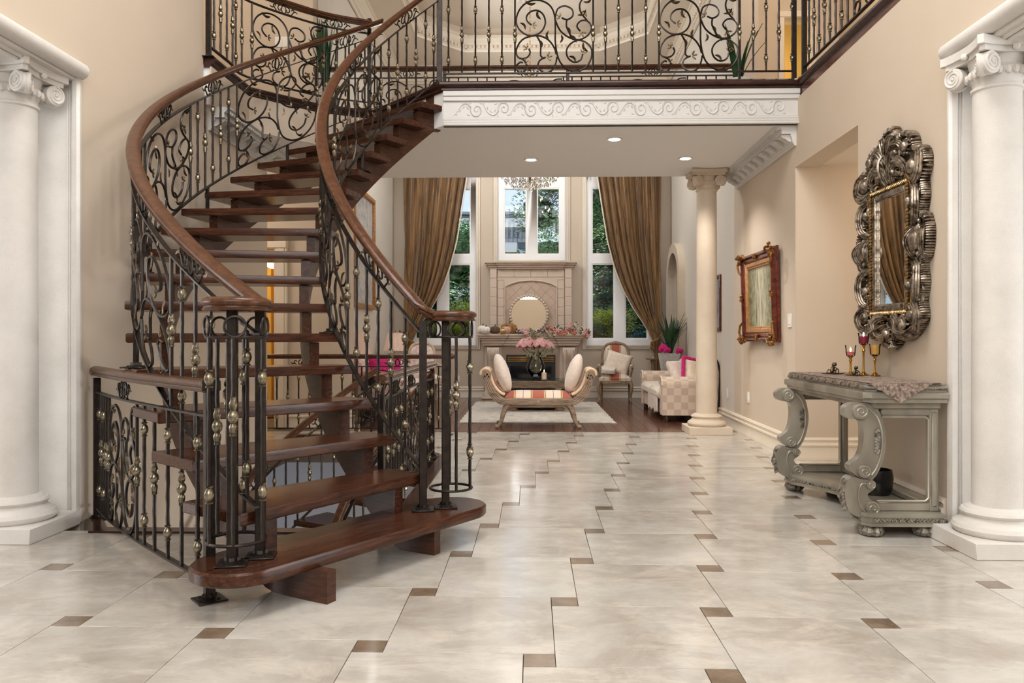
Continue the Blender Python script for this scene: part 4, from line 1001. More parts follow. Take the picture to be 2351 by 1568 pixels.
# two small bronze frogs
for x, y, s_, lab in ((2.02, 5.40, 1, 'small dark bronze frog figurine standing upright on the lace runner'), (2.075, 5.17, .8, 'small dark bronze frog figurine leaning back beside the candle stands')):
    f_ = thing('frog_figurine', lab, 'figurine', (x, y, .845), .6, 'bronze figurines on the console table'); R = Matrix.Rotation(.5, 3, 'Y')
    m = MB(); m.ell((0, 0, .028), (.016, .013, .03), 10, 7, R); m.ell((.02, 0, .062), (.02, .015, .012), 10, 7); m.ell((.022, .009, .073), (.006, .005, .006), 6, 4); m.ell((.022, -.009, .073), (.006, .005, .006), 6, 4)
    for q in (-1, 1): m.tube([(0, .01 * q, .02), (.0, .03 * q, .03), (-.02, .034 * q, .006), (.02, .04 * q, .003), (.04, .04 * q, .003)], .005, 6); m.tube([(.008, .012 * q, .045), (.03, .024 * q, .03), (.036, .022 * q, .003)], .004, 6)
    m.tube([(-.05, .045, .004), (.06, .045, .004), (.06, -.045, .004), (-.05, -.045, .004)], .004, 5, closed=True)
    m.xf(Matrix.Scale(s_, 4)); obj('body', m, M['bronze_dark'], f_, local=True)
# black pot with a yellow flower under the table, small red ball
p_ = thing('black_pot', 'glossy black tilted pot on the shelf of the silver console', 'pot', (2.11, 4.93, .134)); m = MB(); m.lathe([(0, 0), (.075, 0), (.09, .03), (.098, .1), (.09, .15), (.083, .15), (.09, .1), (.08, .03), (0, .02)], (0, 0, 0), 24); obj('pot_body', m, M['black'], p_, local=True)
fw = thing('yellow_flower', 'yellow artificial flower standing in the black pot under the console', 'flower', (2.11, 4.93, .165)); m = MB(); m.tube([(0, 0, -.005), (.01, -.02, .2), (.0, -.06, .46)], .004, 6); obj('stem', m, M['stem'], fw, local=True)
m = MB()
for i in range(12): a = i * 2.4; m.ell((.018 * cos(a), -.065 + .018 * sin(a), .48 + .008 * (i % 3)), (.02, .014, .012), 6, 4, Matrix.Rotation(a, 3, 'Z'))
obj('petals', m, M['yellow'], fw, local=True)
m = MB(); m.ell((2.19, 4.62, .03), (.03, .03, .03), 12, 8); tag(obj('red_ball', m, M['red']), 'small red plastic ball on the floor under the console', 'ball')

# ---------------------------------------------------------------- carved silver mirror over the console
MY, MZ, MX = 5.07, 1.64, XR(5.07)
mir = thing('carved_mirror', 'tall wall mirror in a heavily carved silver baroque frame above the console', 'mirror', (MX, MY, MZ))
def pq(p, q, n=0): return (MX - .005 - n, MY - p, MZ + q)
half = [(0, -.62), (.07, -.6), (.13, -.55), (.22, -.56), (.33, -.52), (.42, -.44), (.40, -.33), (.43, -.22), (.40, -.12), (.47, -.06), (.49, .06), (.46, .15), (.40, .18), (.43, .28), (.42, .38), (.46, .46), (.43, .55), (.33, .58), (.29, .66), (.19, .70), (.11, .69), (.05, .76), (0, .77)]
ol = cat(half, 4); full = [tuple(p) for p in ol] + [(-p[0], p[1]) for p in reversed(ol[1:-1])]
hole = [(.2, -.335), (.2, .335), (-.2, .335), (-.2, -.335)]
m = MB(); m.prism([pq(p, q, 0) for p, q in full], (-.03, 0, 0)); obj('back_board', m, M['silver'], mir)
m = MB(); m.box(pq(0, 0)[0] - .034, pq(0, 0)[0] - .027, MY - .215, MY + .215, MZ - .35, MZ + .35); obj('mirror_glass', m, M['mirror'], mir)
def rectframe(m, w_, h_, t, n0, n1, b):
    for s_ in (-1, 1):
        m.box(MX - n1, MX - n0, MY - s_ * w_ - t, MY - s_ * w_ + t, MZ - h_ - t, MZ + h_ + t, b); m.box(MX - n1, MX - n0, MY - w_ + t, MY + w_ - t, MZ + s_ * h_ - t, MZ + s_ * h_ + t, b)
m = MB(); rectframe(m, .225, .36, .02, .02, .06, .006); rectframe(m, .206, .341, .006, .03, .046, .002); obj('inner_frame', m, M['silver'], mir)
m = MB(); W_, H_ = .258, .393
def rope(a, b):
    n = int(hypot(b[0] - a[0], b[1] - a[1]) / .021); an = atan2(b[1] - a[1], b[0] - a[0])
    for i in range(n):
        t = (i + .5) / n; p, q = lerp(a[0], b[0], t), lerp(a[1], b[1], t)
        R = Matrix.Rotation(an + .9, 3, 'X'); m.ell(pq(p, q, .055), (.016, .02, .0095), 6, 5, R.to_3x3())
for a, b in (((-W_, -H_), (W_, -H_)), ((W_, -H_), (W_, H_)), ((W_, H_), (-W_, H_)), ((-W_, H_), (-W_, -H_))): rope(a, b)
o = obj('rope_moulding', m, M['silver_gold'], mir); o['kind'] = 'stuff'
def stroke(pts, r, n0=.05, ribs=5, name='acanthus_scroll'):
    for s_ in (1, -1):
        m = MB(); c = cat(pts, 7)
        for k in range(ribs):
            o_ = (k - (ribs - 1) / 2) * r * .55; P = []
            for i, p in enumerate(c):
                a, b = c[max(0, i - 1)], c[min(len(c) - 1, i + 1)]; d = (b - a); d = d.normalized() if d.length > 1e-6 else Vector((1, 0)); t = i / (len(c) - 1); sp = sin(pi * min(1, t * 1.15)) ** .7 if t < .87 else sin(pi * min(1, t * 1.15))
                sp = max(.15, sin(pi * (.12 + .8 * t))); P.append(pq(s_ * (p.x - d.y * o_ * sp), p.y + d.x * o_ * sp, n0 + .045 * sin(pi * t) - abs(k - (ribs - 1) / 2) * .009))
            m.tube(P, r * (.34 if ribs > 1 else .62), 6, rf=lambda t: .35 + .75 * sin(pi * (.1 + .82 * t)))
        obj(name, m, M['silver'], mir)
        if abs(pts[0][0]) < .001 and abs(pts[-1][0]) < .001: break
def rosette(p, q, r, turn=1, n0=.055):
    for s_ in ((1, -1) if p > .01 else (1,)):
        m = MB(); m.tube([pq(s_ * (p + turn * a), q + b, n0 + .03 * i / 30) for i, (a, b) in enumerate(spiral(0, 0, r, r * .16, 200, -420, 30))], r * .22, 8, rf=lambda t: 1.15 - .6 * t)
        m.ell(pq(s_ * p, q, n0 + .015), (.028, r * .8, r * .8), 12, 8)
        for k in range(9):
            a = k * 2 * pi / 9; m.ell(pq(s_ * (p + r * 1.05 * cos(a)), q + r * 1.05 * sin(a), n0 - .01), (.022, r * .32, r * .2), 6, 5, Matrix.Rotation(-a * s_, 3, 'X'))
        obj('rosette', m, M['silver'], mir)
def ribbed(pts, r):     # fluted edge lobes
    for s_ in (1, -1):
        m = MB(); c = cat(pts, 8); last = None
        for p in c:
            if last is None or (p - last).length > .021: m.ell(pq(s_ * p.x, p.y, .026), (.036, .03 if abs(p.x) > .38 else .012, .0145 if abs(p.x) > .38 else .026), 8, 5, pw=.8); last = p
        obj('fluted_edge', m, M['silver'], mir)
rosette(.365, .02, .075); rosette(.335, .46, .055, -1); rosette(.20, -.47, .055); rosette(.335, -.42, .048, -1); rosette(0, .64, .05); rosette(.12, .58, .042, -1); rosette(0, -.53, .042)
rosette(.305, -.24, .035); rosette(.30, .26, .035, -1); rosette(.10, .47, .03); rosette(.24, .6, .04)
for pts, r in (([(.30, .36), (.37, .33), (.40, .24), (.37, .15), (.31, .13)], .024), ([(.31, -.10), (.39, -.13), (.41, -.22), (.38, -.32), (.31, -.36)], .024), ([(.27, .42), (.36, .38), (.43, .42), (.42, .52), (.33, .55)], .026),
               ([(.03, .42), (.07, .50), (.16, .53), (.24, .48), (.22, .42)], .024), ([(.02, .45), (.03, .55), (.10, .63), (.18, .62), (.20, .55)], .022), ([(.01, .50), (.012, .6), (.05, .70), (.10, .70)], .018),
               ([(.29, -.38), (.36, -.36), (.42, -.42), (.38, -.50), (.28, -.50)], .024), ([(.03, -.42), (.10, -.42), (.16, -.46), (.12, -.54), (.04, -.55)], .024), ([(.05, -.47), (.12, -.5), (.25, -.53), (.33, -.47)], .02),
               ([(.31, .10), (.29, .02), (.31, -.08)], .018), ([(.44, .10), (.47, .02), (.43, -.08)], .016)): stroke(pts, r)
stroke([(0, .41), (0, .48), (0, .56), (0, .6)], .016, .075, 1, 'centre_stem')
m = MB(); acc = 0; last = Vector(full[-1])
for p, q in full:        # fluted outer edge
    v = Vector((p, q)); d = v - last; L = d.length; n_ = max(1, int(L / .016 + .5))
    for k in range(n_):
        c = last.lerp(v, (k + .5) / n_); m.ell(pq(c.x * .985, c.y * .985, .03), (.036, .022, .0095), 7, 5, Matrix.Rotation(-atan2(d.y, d.x) + pi / 2 + pi / 2 * 0, 3, 'X'), pw=.8)
    last = v
o = obj('fluted_edge', m, M['silver'], mir); o['kind'] = 'stuff'
rq = random.Random(21); m = MB()
for k in range(120):      # small curled leaves that fill the carving
    s_ = 1 if k % 2 else -1; t = rq.random() * 2 * pi; p, q = (.35 + rq.uniform(-.045, .07)) * cos(t), (.5 + rq.uniform(-.06, .1)) * sin(t)
    if abs(q) < .40: p = math.copysign(rq.uniform(.29, .43), p)
    if q > .5: p *= .75
    a0 = rq.uniform(0, 6.28); r_ = rq.uniform(.018, .034)
    m.tube([pq(p + r_ * (1 - i / 14) * cos(a0 + s_ * i * .42), q + r_ * (1 - i / 14) * sin(a0 + s_ * i * .42), .045 + .022 * i / 9) for i in range(10)], r_ * .3, 5, rf=lambda t: .4 + sin(pi * t) * .8)
o = obj('filler_scrolls', m, M['silver'], mir); o['kind'] = 'stuff'
m = MB()
for k in range(150):
    t = 2 * pi * k / 150; c, s2 = cos(t), sin(t); m.ell(pq(.315 * math.copysign(abs(c) ** .4, c), .455 * math.copysign(abs(s2) ** .4, s2), .055), (.008, .008, .008), 6, 4)
o = obj('bead_row', m, M['silver_gold'], mir); o['kind'] = 'stuff'

# ---------------------------------------------------------------- pictures on the walls
def paint_waterfall():
    t = NT('waterfall_painting'); t.set(.35, coat=.3); v = t.coords((1, 14, 1.4)); v2 = t.coords((1, 5, 5))
    a = t.ramp(t.noise(v, 2.6, 6, .65), [(.34, S(70, 76, 54)), (.44, S(160, 156, 124)), (.54, S(228, 222, 200))]); b = t.ramp(t.noise(v2, 3, 7, .7), [(.4, S(66, 84, 56)), (.6, S(150, 152, 118))])
    tcn = t.new('TexCoord'); s_ = t.new('SeparateXYZ'); t.link(tcn.outputs['Object'], s_.inputs[0])
    g = t.new('MapRange'); g.inputs['From Min'].default_value = .0; g.inputs['From Max'].default_value = .32; ab = t.new('Math', operation='ABSOLUTE'); t.link(s_.outputs['Y'], ab.inputs[0]); t.link(ab.outputs[0], g.inputs['Value'])
    mx = t.new('MixRGB'); t.link(g.outputs[0], mx.inputs[0]); t.link(a, mx.inputs[1]); t.link(b, mx.inputs[2]); t.link(mx.outputs[0], t.b.inputs['Base Color']); return t.m
M['waterfall'] = paint_waterfall()
pic = thing('framed_painting', 'waterfall painting in an ornate mahogany frame with gilded open corners on the right wall', 'picture', (XR(8.12) - .02, 8.12, 1.5))
pic.rotation_euler = (0, radians(-1.5), 0)
def fbox(m, y0, y1, z0, z1, t, x0, x1, b=.006):
    m.box(x0, x1, y0, y0 + t, z0, z1, b); m.box(x0, x1, y1 - t, y1, z0, z1, b); m.box(x0, x1, y0 + t, y1 - t, z0, z0 + t, b); m.box(x0, x1, y0 + t, y1 - t, z1 - t, z1, b)
hw, hh = .57, .46
m = MB(); fbox(m, -hw, hw, -hh, hh, .05, -.03, .0); fbox(m, -hw + .045, hw - .045, -hh + .045, hh - .045, .05, -.06, 0, .012); fbox(m, -hw + .02, hw - .02, -hh + .02, hh - .02, .03, -.075, 0, .01); obj('frame', m, M['mahog'], pic, local=True)
m = MB(); fbox(m, -hw + .09, hw - .09, -hh + .09, hh - .09, .055, -.05, 0, .012); fbox(m, -hw + .14, hw - .14, -hh + .14, hh - .14, .02, -.04, 0, .006); obj('slip_frame', m, M['frame_tan'], pic, local=True)
m = MB(); m.box(-.024, -.014, -hw + .14, hw - .14, -hh + .14, hh - .14); obj('canvas', m, M['waterfall'], pic, local=True)
rr = random.Random(5)
for sy in (-1, 1):
    for sz in (-1, 1):
        m = MB()
        for k in range(16): m.ell((-.07 - rr.random() * .03, sy * (hw - .02 + rr.uniform(-.05, .045)), sz * (hh - .03 + rr.uniform(-.05, .05))), (.02, .02 + rr.random() * .014, .018), 7, 5)
        m.tube([(-.075, sy * (hw + .02), sz * (hh - .03)), (-.09, sy * (hw + .035), sz * (hh - .10)), (-.085, sy * (hw + .01), sz * (hh - .17)), (-.07, sy * (hw - .03), sz * (hh - .2))], .012, 7)
        m.tube([(-.075, sy * (hw - .1), sz * (hh + .005)), (-.085, sy * (hw - .17), sz * (hh + .0)), (-.075, sy * (hw - .22), sz * (hh - .04))], .011, 7); obj('gilded_corner', m, M['frame_gold'], pic, local=True)
for sy, sz in ((-1, 0), (1, 0), (0, 1), (0, -1)):
    m = MB()
    for k in range(8): m.ell((-.075, sy * (hw - .03) + rr.uniform(-.035, .035), sz * (hh - .04) + rr.uniform(-.035, .035)), (.014, .016, .014), 7, 5)
    obj('gilded_boss', m, M['frame_gold'], pic, local=True)
def wallpic(name, label, x, y0, y1, z0, z1, s, fm, cm, t=.04, d=.035):
    p = thing(name, label, 'picture', (x, (y0 + y1) / 2, (z0 + z1) / 2)); a, b = (y1 - y0) / 2, (z1 - z0) / 2; m = MB()
    fbox(m, -a, a, -b, b, t, *( (-d, 0) if s > 0 else (0, d)), .006); fbox(m, -a + t * .7, a - t * .7, -b + t * .7, b - t * .7, t * .5, *((-d * .7, 0) if s > 0 else (0, d * .7)), .004); obj('frame', m, fm, p, local=True)
    m = MB(); m.box(*((-.012, -.004) if s > 0 else (.004, .012)), -a + t * .6, a - t * .6, -b + t * .6, b - t * .6); obj('canvas', m, cm, p, local=True); return p
M['print'] = pm('pale_map_print', S(206, 202, 196), S(140, 152, 170), .6, scale=7, detail=8, lo=.46, hi=.72)
M['greypic'] = pm('grey_print', S(60, 66, 76), S(180, 188, 196), .3, scale=5)
wallpic('framed_print', 'dark framed picture on the right wall half hidden by the slim column', XR(10.8) - .003, 10.1, 11.45, 1.16, 1.88, 1, M['mahog'], M['greypic'])
wallpic('tapestry', 'large pale wall hanging in a brown frame on the living room left wall', -2.467, 10.85, 12.25, 1.5, 3.2, -1, M['frame_tan'], M['print'], .06, .05)
# arched mirror
am = thing('arched_mirror', 'tall arched mirror in a thick cream stone frame on the far right wall', 'mirror', (XR(13.3), 13.3, 1.4))
def archpath(w_, zb, zs): return [(-w_, zb)] + [(-w_ * cos(pi * i / 20), zs + w_ * sin(pi * i / 20)) for i in range(21)] + [(w_, zb)]
m = MB(); A1, A2 = archpath(.62, .55, 2.02), archpath(.46, .55, 2.02); n = len(A1); V = []
for x in (0, -.11):
    for p, q in (A1 + A2): V.append((XR(13.3) + x - .002, 13.3 + p, q))
F = []
for i in range(n - 1):
    F += [(2 * n + i, 2 * n + i + 1, 3 * n + i + 1, 3 * n + i), (i, 2 * n + i, 2 * n + i + 1, i + 1), (n + i, n + i + 1, 3 * n + i + 1, 3 * n + i), (i, i + 1, n + i + 1, n + i)]
F += [(0, n, 3 * n, 2 * n), (n - 1, 2 * n - 1, 4 * n - 1, 3 * n - 1)]
m.add(V, F); obj('stone_frame', m, M['stone_warm'], am)
m = MB(); m.prism([(XR(13.3) - .03, 13.3 + p, q) for p, q in A2], (.02, 0, 0)); obj('mirror_glass', m, M['mirror'], am)
# switch plates and outlets
def plate(x, y, z, nx, label, cat_, w_=.04, h_=.06):
    s_ = thing('switch_plate' if cat_ == 'switch' else 'outlet_plate', label, cat_, (x, y, z), 0); m = MB(); t = .004
    if nx: m.box(-nx * t * 2, 0, -w_, w_, -h_, h_, .002); obj('plate', m, M['plate'], s_, local=True); m = MB(); m.box(-nx * t * 3.2, -nx * t, -.016, .016, -.033, .033, .001); obj('rocker', m, M['plate'], s_, local=True)
    else: m.box(-w_, w_, -t * 2, 0, -h_, h_, .002); obj('plate', m, M['plate'], s_, local=True); m = MB(); m.box(-.016, .016, -t * 3.2, -t, -.033, .033, .001); obj('rocker', m, M['plate'], s_, local=True)
plate(XR(7.28) - .001, 7.28, 1.24, 1, 'white light switch on the right wall beside the passage opening', 'switch', .05, .062)
plate(XR(8.75) - .001, 8.75, .43, 1, 'white outlet low on the right wall under the waterfall painting', 'outlet'); plate(XR(9.75) - .001, 9.75, .40, 1, 'white outlet low on the right wall behind the slim column', 'outlet')
plate(-1.33, YB - .001, .33, 0, 'white outlet low on the back wall under the left window', 'outlet'); plate(-3.0, 9.449, 4.62, 0, 'white light switch on the upper hall wall', 'switch', .075, .062)
# ---------------------------------------------------------------- fireplace
fp = thing('fireplace', 'carved pinkish stone fireplace with tall overmantel between the two curtained windows', 'fireplace', (-.02, 13.95, 0))
fx = -.02; YF = 13.86
m = MB(); m.box(fx - .72, fx + .72, YF + .12, YB, 0, 1.05); obj('surround', m, M['pinkstone'], fp)
for s_ in (-1, 1):
    c = fx + s_ * .655; m = MB(); m.box(c - .15, c + .15, YF + .02, YF + .2, 0, .92, .006); m.box(c - .2, c + .2, YF - .08, YF + .2, 0, .045, .01); m.box(c - .17, c + .17, YF - .03, YF + .2, .045, .13, .01)
    l = obj('pilaster', m, M['pinkstone3'], fp)
    m = MB(); m.prism([(c - .105, YF + y, z) for y, z in ((.03, .9), (-.1, .9), (-.13, .84), (-.12, .76), (-.07, .68), (-.045, .55), (-.03, .35), (-.02, .22), (.03, .2))], (.21, 0, 0))
    for k in (-.06, .06): m.tube([(c + k, YF + y, z) for y, z in ((-.12, .86), (-.135, .8), (-.09, .69), (-.055, .55), (-.04, .3))], .03, 7)
    for k in range(7):
        for q in (-1, 1): m.ell((c + q * .045, YF - .06 + k * .004, .62 - k * .055), (.04, .012, .022), 6, 4, Matrix.Rotation(q * .6, 3, 'Y'))
    obj('corbel', m, M['pinkstone3'], l)
m = MB()
for z0, z1, o in ((.93, .97, .02), (.97, 1.02, .06), (1.02, 1.06, .10), (1.06, 1.10, .16), (1.10, 1.14, .20)):
    m.box(fx - .72 - o, fx + .72 + o, YF - .02 - o * .3, YB, z0, z1, .008)
    for s_ in (-1, 1): m.box(fx + s_ * .655 - .17 - o * .5, fx + s_ * .655 + .17 + o * .5, YF - .07 - o * .5, YF + .1, z0, z1, .008)
obj('mantel_shelf', m, M['pinkstone'], fp)
m = MB()
for s_ in (-1, 1):
    m.tube([(fx + s_ * x, YF + .115, .84 + z) for x, z in cat([(.0, .02), (.06, .04), (.1, -.01), (.16, .02), (.2, .05), (.25, .02), (.24, -.03), (.2, -.02)], 5)], .012, 6)
    for k in range(6): m.ell((fx + s_ * (.05 + k * .035), YF + .115, .84 + .02 * sin(k * 2)), (.02, .012, .012), 6, 4)
obj('frieze_carving', m, M['pinkstone3'], fp)
m = MB(); m.box(fx - .43, fx + .43, YF + .075, YF + .1, .0, .77); fb_ = obj('firebox_surround', m, M['black'], fp)
m = MB(); m.box(fx - .36, fx + .36, YF + .06, YF + .07, .06, .58); obj('firebox_glass', m, pm('dark_firebox_glass', S(24, 26, 30), None, .06), fp)
for k in range(3): m = MB(); m.box(fx - .405, fx + .405, YF + .05, YF + .08, .655 + k * .034, .667 + k * .034, .003); obj('brass_louvre', m, M['brass'], fp)
# overmantel
m = MB(); m.box(fx - .71, fx + .71, YB - .16, YB, 1.14, 2.34); obj('overmantel', m, M['pinkgrout'], fp)
yf = YB - .16
def blk(name, x0, x1, z0, z1, mat='pinkstone3', d=.012): m = MB(); m.box(x0 + .0016, x1 - .0016, yf - d, yf + .01, z0 + .0016, z1 - .0016, .003); obj(name, m, M[mat], fp)
for s_ in (-1, 1):
    for j in range(7): a, b = sorted((fx + s_ * .60, fx + s_ * .72)); blk('stone_block', a, b, 1.14 + j * .163, 1.14 + (j + 1) * .163, 'pinkstone3', .045)
    for j in range(6): a, b = sorted((fx + s_ * .47, fx + s_ * .592)); blk('stone_block', a, b, 1.14 + j * .158, 1.14 + (j + 1) * .158)
for i in range(4): blk('stone_block', fx - .592 + i * .296, fx - .592 + (i + 1) * .296, 2.14, 2.28)
# arched field of diagonal tiles
def arch_top(x): return 1.86 + .19 * sqrt(max(0, 1 - (x / .40) ** 2)) * 1.0
tz = MB(); sz = .125
for i in range(-6, 7):
    for j in range(-2, 12):
        cx_ = (i + j % 2 * .5) * sz * 1.414; cz = 1.16 + j * sz * .707
        h = sz * .707 - .004; poly = [(cx_ - h, cz), (cx_, cz - h), (cx_ + h, cz), (cx_, cz + h)]
        for a, b in (((-.45, 3), (-.45, 0)), ((.45, 0), (.45, 3)), ((-1, 1.145), (1, 1.145))):
            if poly: poly = clip(poly, a, b, True)
        P8 = [(.45, 1.96), (.36, 2.01), (.2, 2.055), (.0, 2.07), (-.2, 2.055), (-.36, 2.01), (-.45, 1.96)]
        for k in range(6):
            if poly: poly = clip(poly, P8[k], P8[k + 1], True)
        if poly and len(poly) > 2 and parea(poly) > 5e-4:
            m = MB(); m.prism([(fx + p[0], yf - .008, p[1]) for p in poly], (0, .012, 0)); obj('diagonal_tile', m, M['pinkstone2'], fp)
m = MB(); m.tube([(fx + x, yf - .02, z) for x, z in [(-.455, 1.14)] + [(-p[0] * 1.01, p[1] + .01) for p in P8] + [(.455, 1.14)]], .014, 6); obj('arch_moulding', m, M['pinkstone3'], fp)
m = MB(); spand = [(-.592, 2.135), (-.592, 2.09), (-.47, 2.09), (-.47, 1.96)] + [(-p[0], p[1] + .01) for p in P8] + [(.47, 1.96), (.47, 2.09), (.592, 2.09), (.592, 2.135)]; m.prism([(fx + x, yf - .016, z) for x, z in spand], (0, .02, 0)); obj('arch_spandrel', m, M['pinkstone3'], fp)
m = MB()
for z0, z1, o in ((2.28, 2.31, .01), (2.31, 2.35, .03), (2.35, 2.38, .06), (2.38, 2.41, .08)):
    m.box(fx - .56 - o, fx + .56 + o, yf - .05 - o, YB, z0, z1, .006)
    for s_ in (-1, 1): m.box(fx + s_ * .63 - .1 - o, fx + s_ * .63 + .1 + o, yf - .02 - o, YB, z0, z1, .006)
obj('crown_moulding', m, M['pinkstone'], fp)
# mantel ornaments
rm = thing('round_mirror', 'round mirror with a beaded pinkish rim leaning on the mantel', 'mirror', (-.055, 13.98, 1.14))
m = MB(); m.lathe([(0, 0), (.315, 0), (.315, .012), (0, .012)], (0, 0, 0), 48, xf=Matrix.Translation((-.055, 13.975, 1.485)) @ Matrix.Rotation(pi / 2, 4, 'X')); obj('mirror_glass', m, M['mirror'], rm)
for i in range(38): m = MB(); m.ell((-.055 + .325 * cos(2 * pi * i / 38), 13.965, 1.485 + .325 * sin(2 * pi * i / 38)), (.027, .025, .027), 8, 6); obj('rim_bead', m, M['pinkstone3'], rm)
m = MB(); m.tube([(-.055 + .315 * cos(2 * pi * i / 48), 13.98, 1.485 + .315 * sin(2 * pi * i / 48)) for i in range(48)], .02, 6, closed=True); obj('rim', m, M['pinkstone2'], rm)
def pumpkin(x, y, r, h, mat, label, st='stem'):
    p = thing('pumpkin', label, 'pumpkin', (x, y, 1.14), 0, 'pumpkins on the mantel'); m = MB(); m.lathe([(.01, .0), (r * .6, .004), (r * .92, h * .25), (r, h * .5), (r * .9, h * .78), (r * .5, h * .98), (r * .15, h * .9), (0, h * .86)], (0, 0, 0), 40, flute=.07, fn=10); obj('body', m, M[mat], p, local=True)
    m = MB(); m.tube([(0, 0, h * .86), (.005, 0, h * 1.08), (.02, 0, h * 1.22)], .012, 6, rf=lambda t: 1.3 - .6 * t); obj('stem', m, M[st], p, local=True)
pumpkin(-.86, 13.86, .085, .145, 'pump_white', 'white pumpkin at the left end of the mantel'); pumpkin(-.80, 13.72, .085, .125, 'pump_white', 'smaller white pumpkin in front of the other white pumpkin on the mantel')
pumpkin(-.645, 13.76, .09, .13, 'pump_brown', 'dark brown pumpkin on the mantel beside the white ones'); pumpkin(-.51, 13.70, .05, .085, 'pump_gold', 'tiny gold pumpkin in front of the peach pumpkin on the mantel'); pumpkin(-.45, 13.83, .085, .13, 'pump_pink', 'peach pumpkin on the mantel beside the ochre gourd')
pumpkin(-.40, 13.97, .14, .185, 'pump_ochre', 'large flat ochre gourd leaning behind the peach pumpkin')
rg = random.Random(11)
gar = thing('flower_garland', 'garland of terracotta blossoms, pine cones and frosted leaves along the mantel', 'garland', (.4, 13.75, 1.14))
for nm, mt, cnt, rs in (('blossoms', 'petal_orange', 16, .042), ('pink_blossoms', 'petal_pink', 16, .034), ('frosted_leaves', 'petal_white', 60, .02), ('pine_sprigs', 'berry', 60, .034)):
    m = MB()
    for k in range(cnt):
        t = rg.random(); x = lerp(-.28, .99, t); hmax = .05 + .13 * min(1, max(0, (t - .3) * 2.2)) * (1 if t < .85 else .5); y = 13.73 + rg.uniform(-.06, .07); z = 1.15 + rg.random() * hmax + (0 if t < .93 else -.05)
        if nm == 'blossoms' or nm == 'pink_blossoms':
            if t < .35 and nm == 'blossoms': x += .6
            for q in range(5):
                a = q * 1.257; R = Matrix.Rotation(a, 3, 'Y') @ Matrix.Rotation(rg.uniform(.1, .5), 3, 'Z'); m.ell((x + rs * .7 * cos(a), y - .02, z + rs * .7 * sin(a)), (rs * .7, rs * .22, rs * .45), 6, 4, Matrix.Rotation(-a, 3, 'Y'))
        else:
            a = rg.uniform(0, 6.28); m.ell((x, y, z), (rs * 1.2, rs * .25, rs * .3), 6, 4, Matrix.Rotation(a, 3, 'Y') @ Matrix.Rotation(rg.uniform(-.8, .8), 3, 'Z'))
    o = obj(nm, m, M[mt], gar); o['kind'] = 'stuff'

# ---------------------------------------------------------------- curtains
def curtain(mir, label):
    s_ = mir; t = thing('curtain', label, 'curtain', (s_ * 2.2, 13.98, 0), 0, 'silk curtains of the back wall')
    zs = [0, .55, .95, 1.02, 1.1, 1.3, 1.6, 1.95, 2.3, 2.75, 3.3, 3.9, 5.3]; li = [2.10, 2.10, 2.14, 2.125, 2.09, 1.97, 1.77, 1.58, 1.45, 1.33, 1.24, 1.15, 1.08]; ri = [2.26, 2.25, 2.24, 2.235, 2.235, 2.25, 2.26, 2.265, 2.265, 2.265, 2.265, 2.265, 2.265]
    m = MB(); rp_ = random.Random(5); ph = [rp_.uniform(0, 6) for _ in range(6)]
    def fn(u, v):
        z = lerp(.004, 5.3, v ** .8); l, r = interp(z, zs, li), interp(z, zs, ri); w_ = (r - l) / 1.1; uu = u + .012 * sin(u * 23 + z * 1.3 + ph[0])
        f = sin(uu * 2 * pi * 9 + ph[1] + .9 * sin(z * 1.3 + u * 7)) * .55 + .3 * sin(uu * 2 * pi * 21 + ph[2] + z * .9 + 2 * sin(u * 9)) + .25 * sin(uu * 2 * pi * 4.3 + z)
        return (s_ * (l + (r - l) * uu + .016 * cos(uu * 2 * pi * 11 + ph[1])), 13.97 - f * (.03 + .05 * min(1, w_)) - .04 * (1 - min(1, w_)) - .05 * u * (1 - u), z)
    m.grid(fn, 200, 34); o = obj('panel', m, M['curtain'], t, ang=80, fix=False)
    so_ = o.modifiers.new('thick', 'SOLIDIFY'); so_.thickness = .006
    m = MB(); m.tube([(s_ * (interp(z, zs, li) - .006), 13.965, z) for z in [.1 + .1 * i for i in range(52)]], .012, 6); obj('lining_edge', m, M['cream'], t)
    m = MB(); P = [(2.09, 13.86, 1.0), (2.16, 13.84, 1.03), (2.25, 13.88, 1.11), (2.31, 13.97, 1.16), (2.36, 14.12, 1.19)]
    for k in range(3): m.tube([(s_ * x, y + .012 * cos(k * 2.1 + i * .9), z + .012 * sin(k * 2.1 + i * .9)) for i, (x, y, z) in enumerate([tuple(q) for q in cat(P, 4)])], .011, 6)
    for k in range(9): m.tube([(s_ * (2.09 + .006 * k - .03), 13.85, 1.0), (s_ * (2.085 + .008 * k - .03), 13.84, .86)], .005, 5)
    obj('tieback', m, M['cord'], t)
curtain(1, 'bronze silk curtain tied back beside the armchair by the right window'); curtain(-1, 'bronze silk curtain tied back at the left window behind the table lamps')

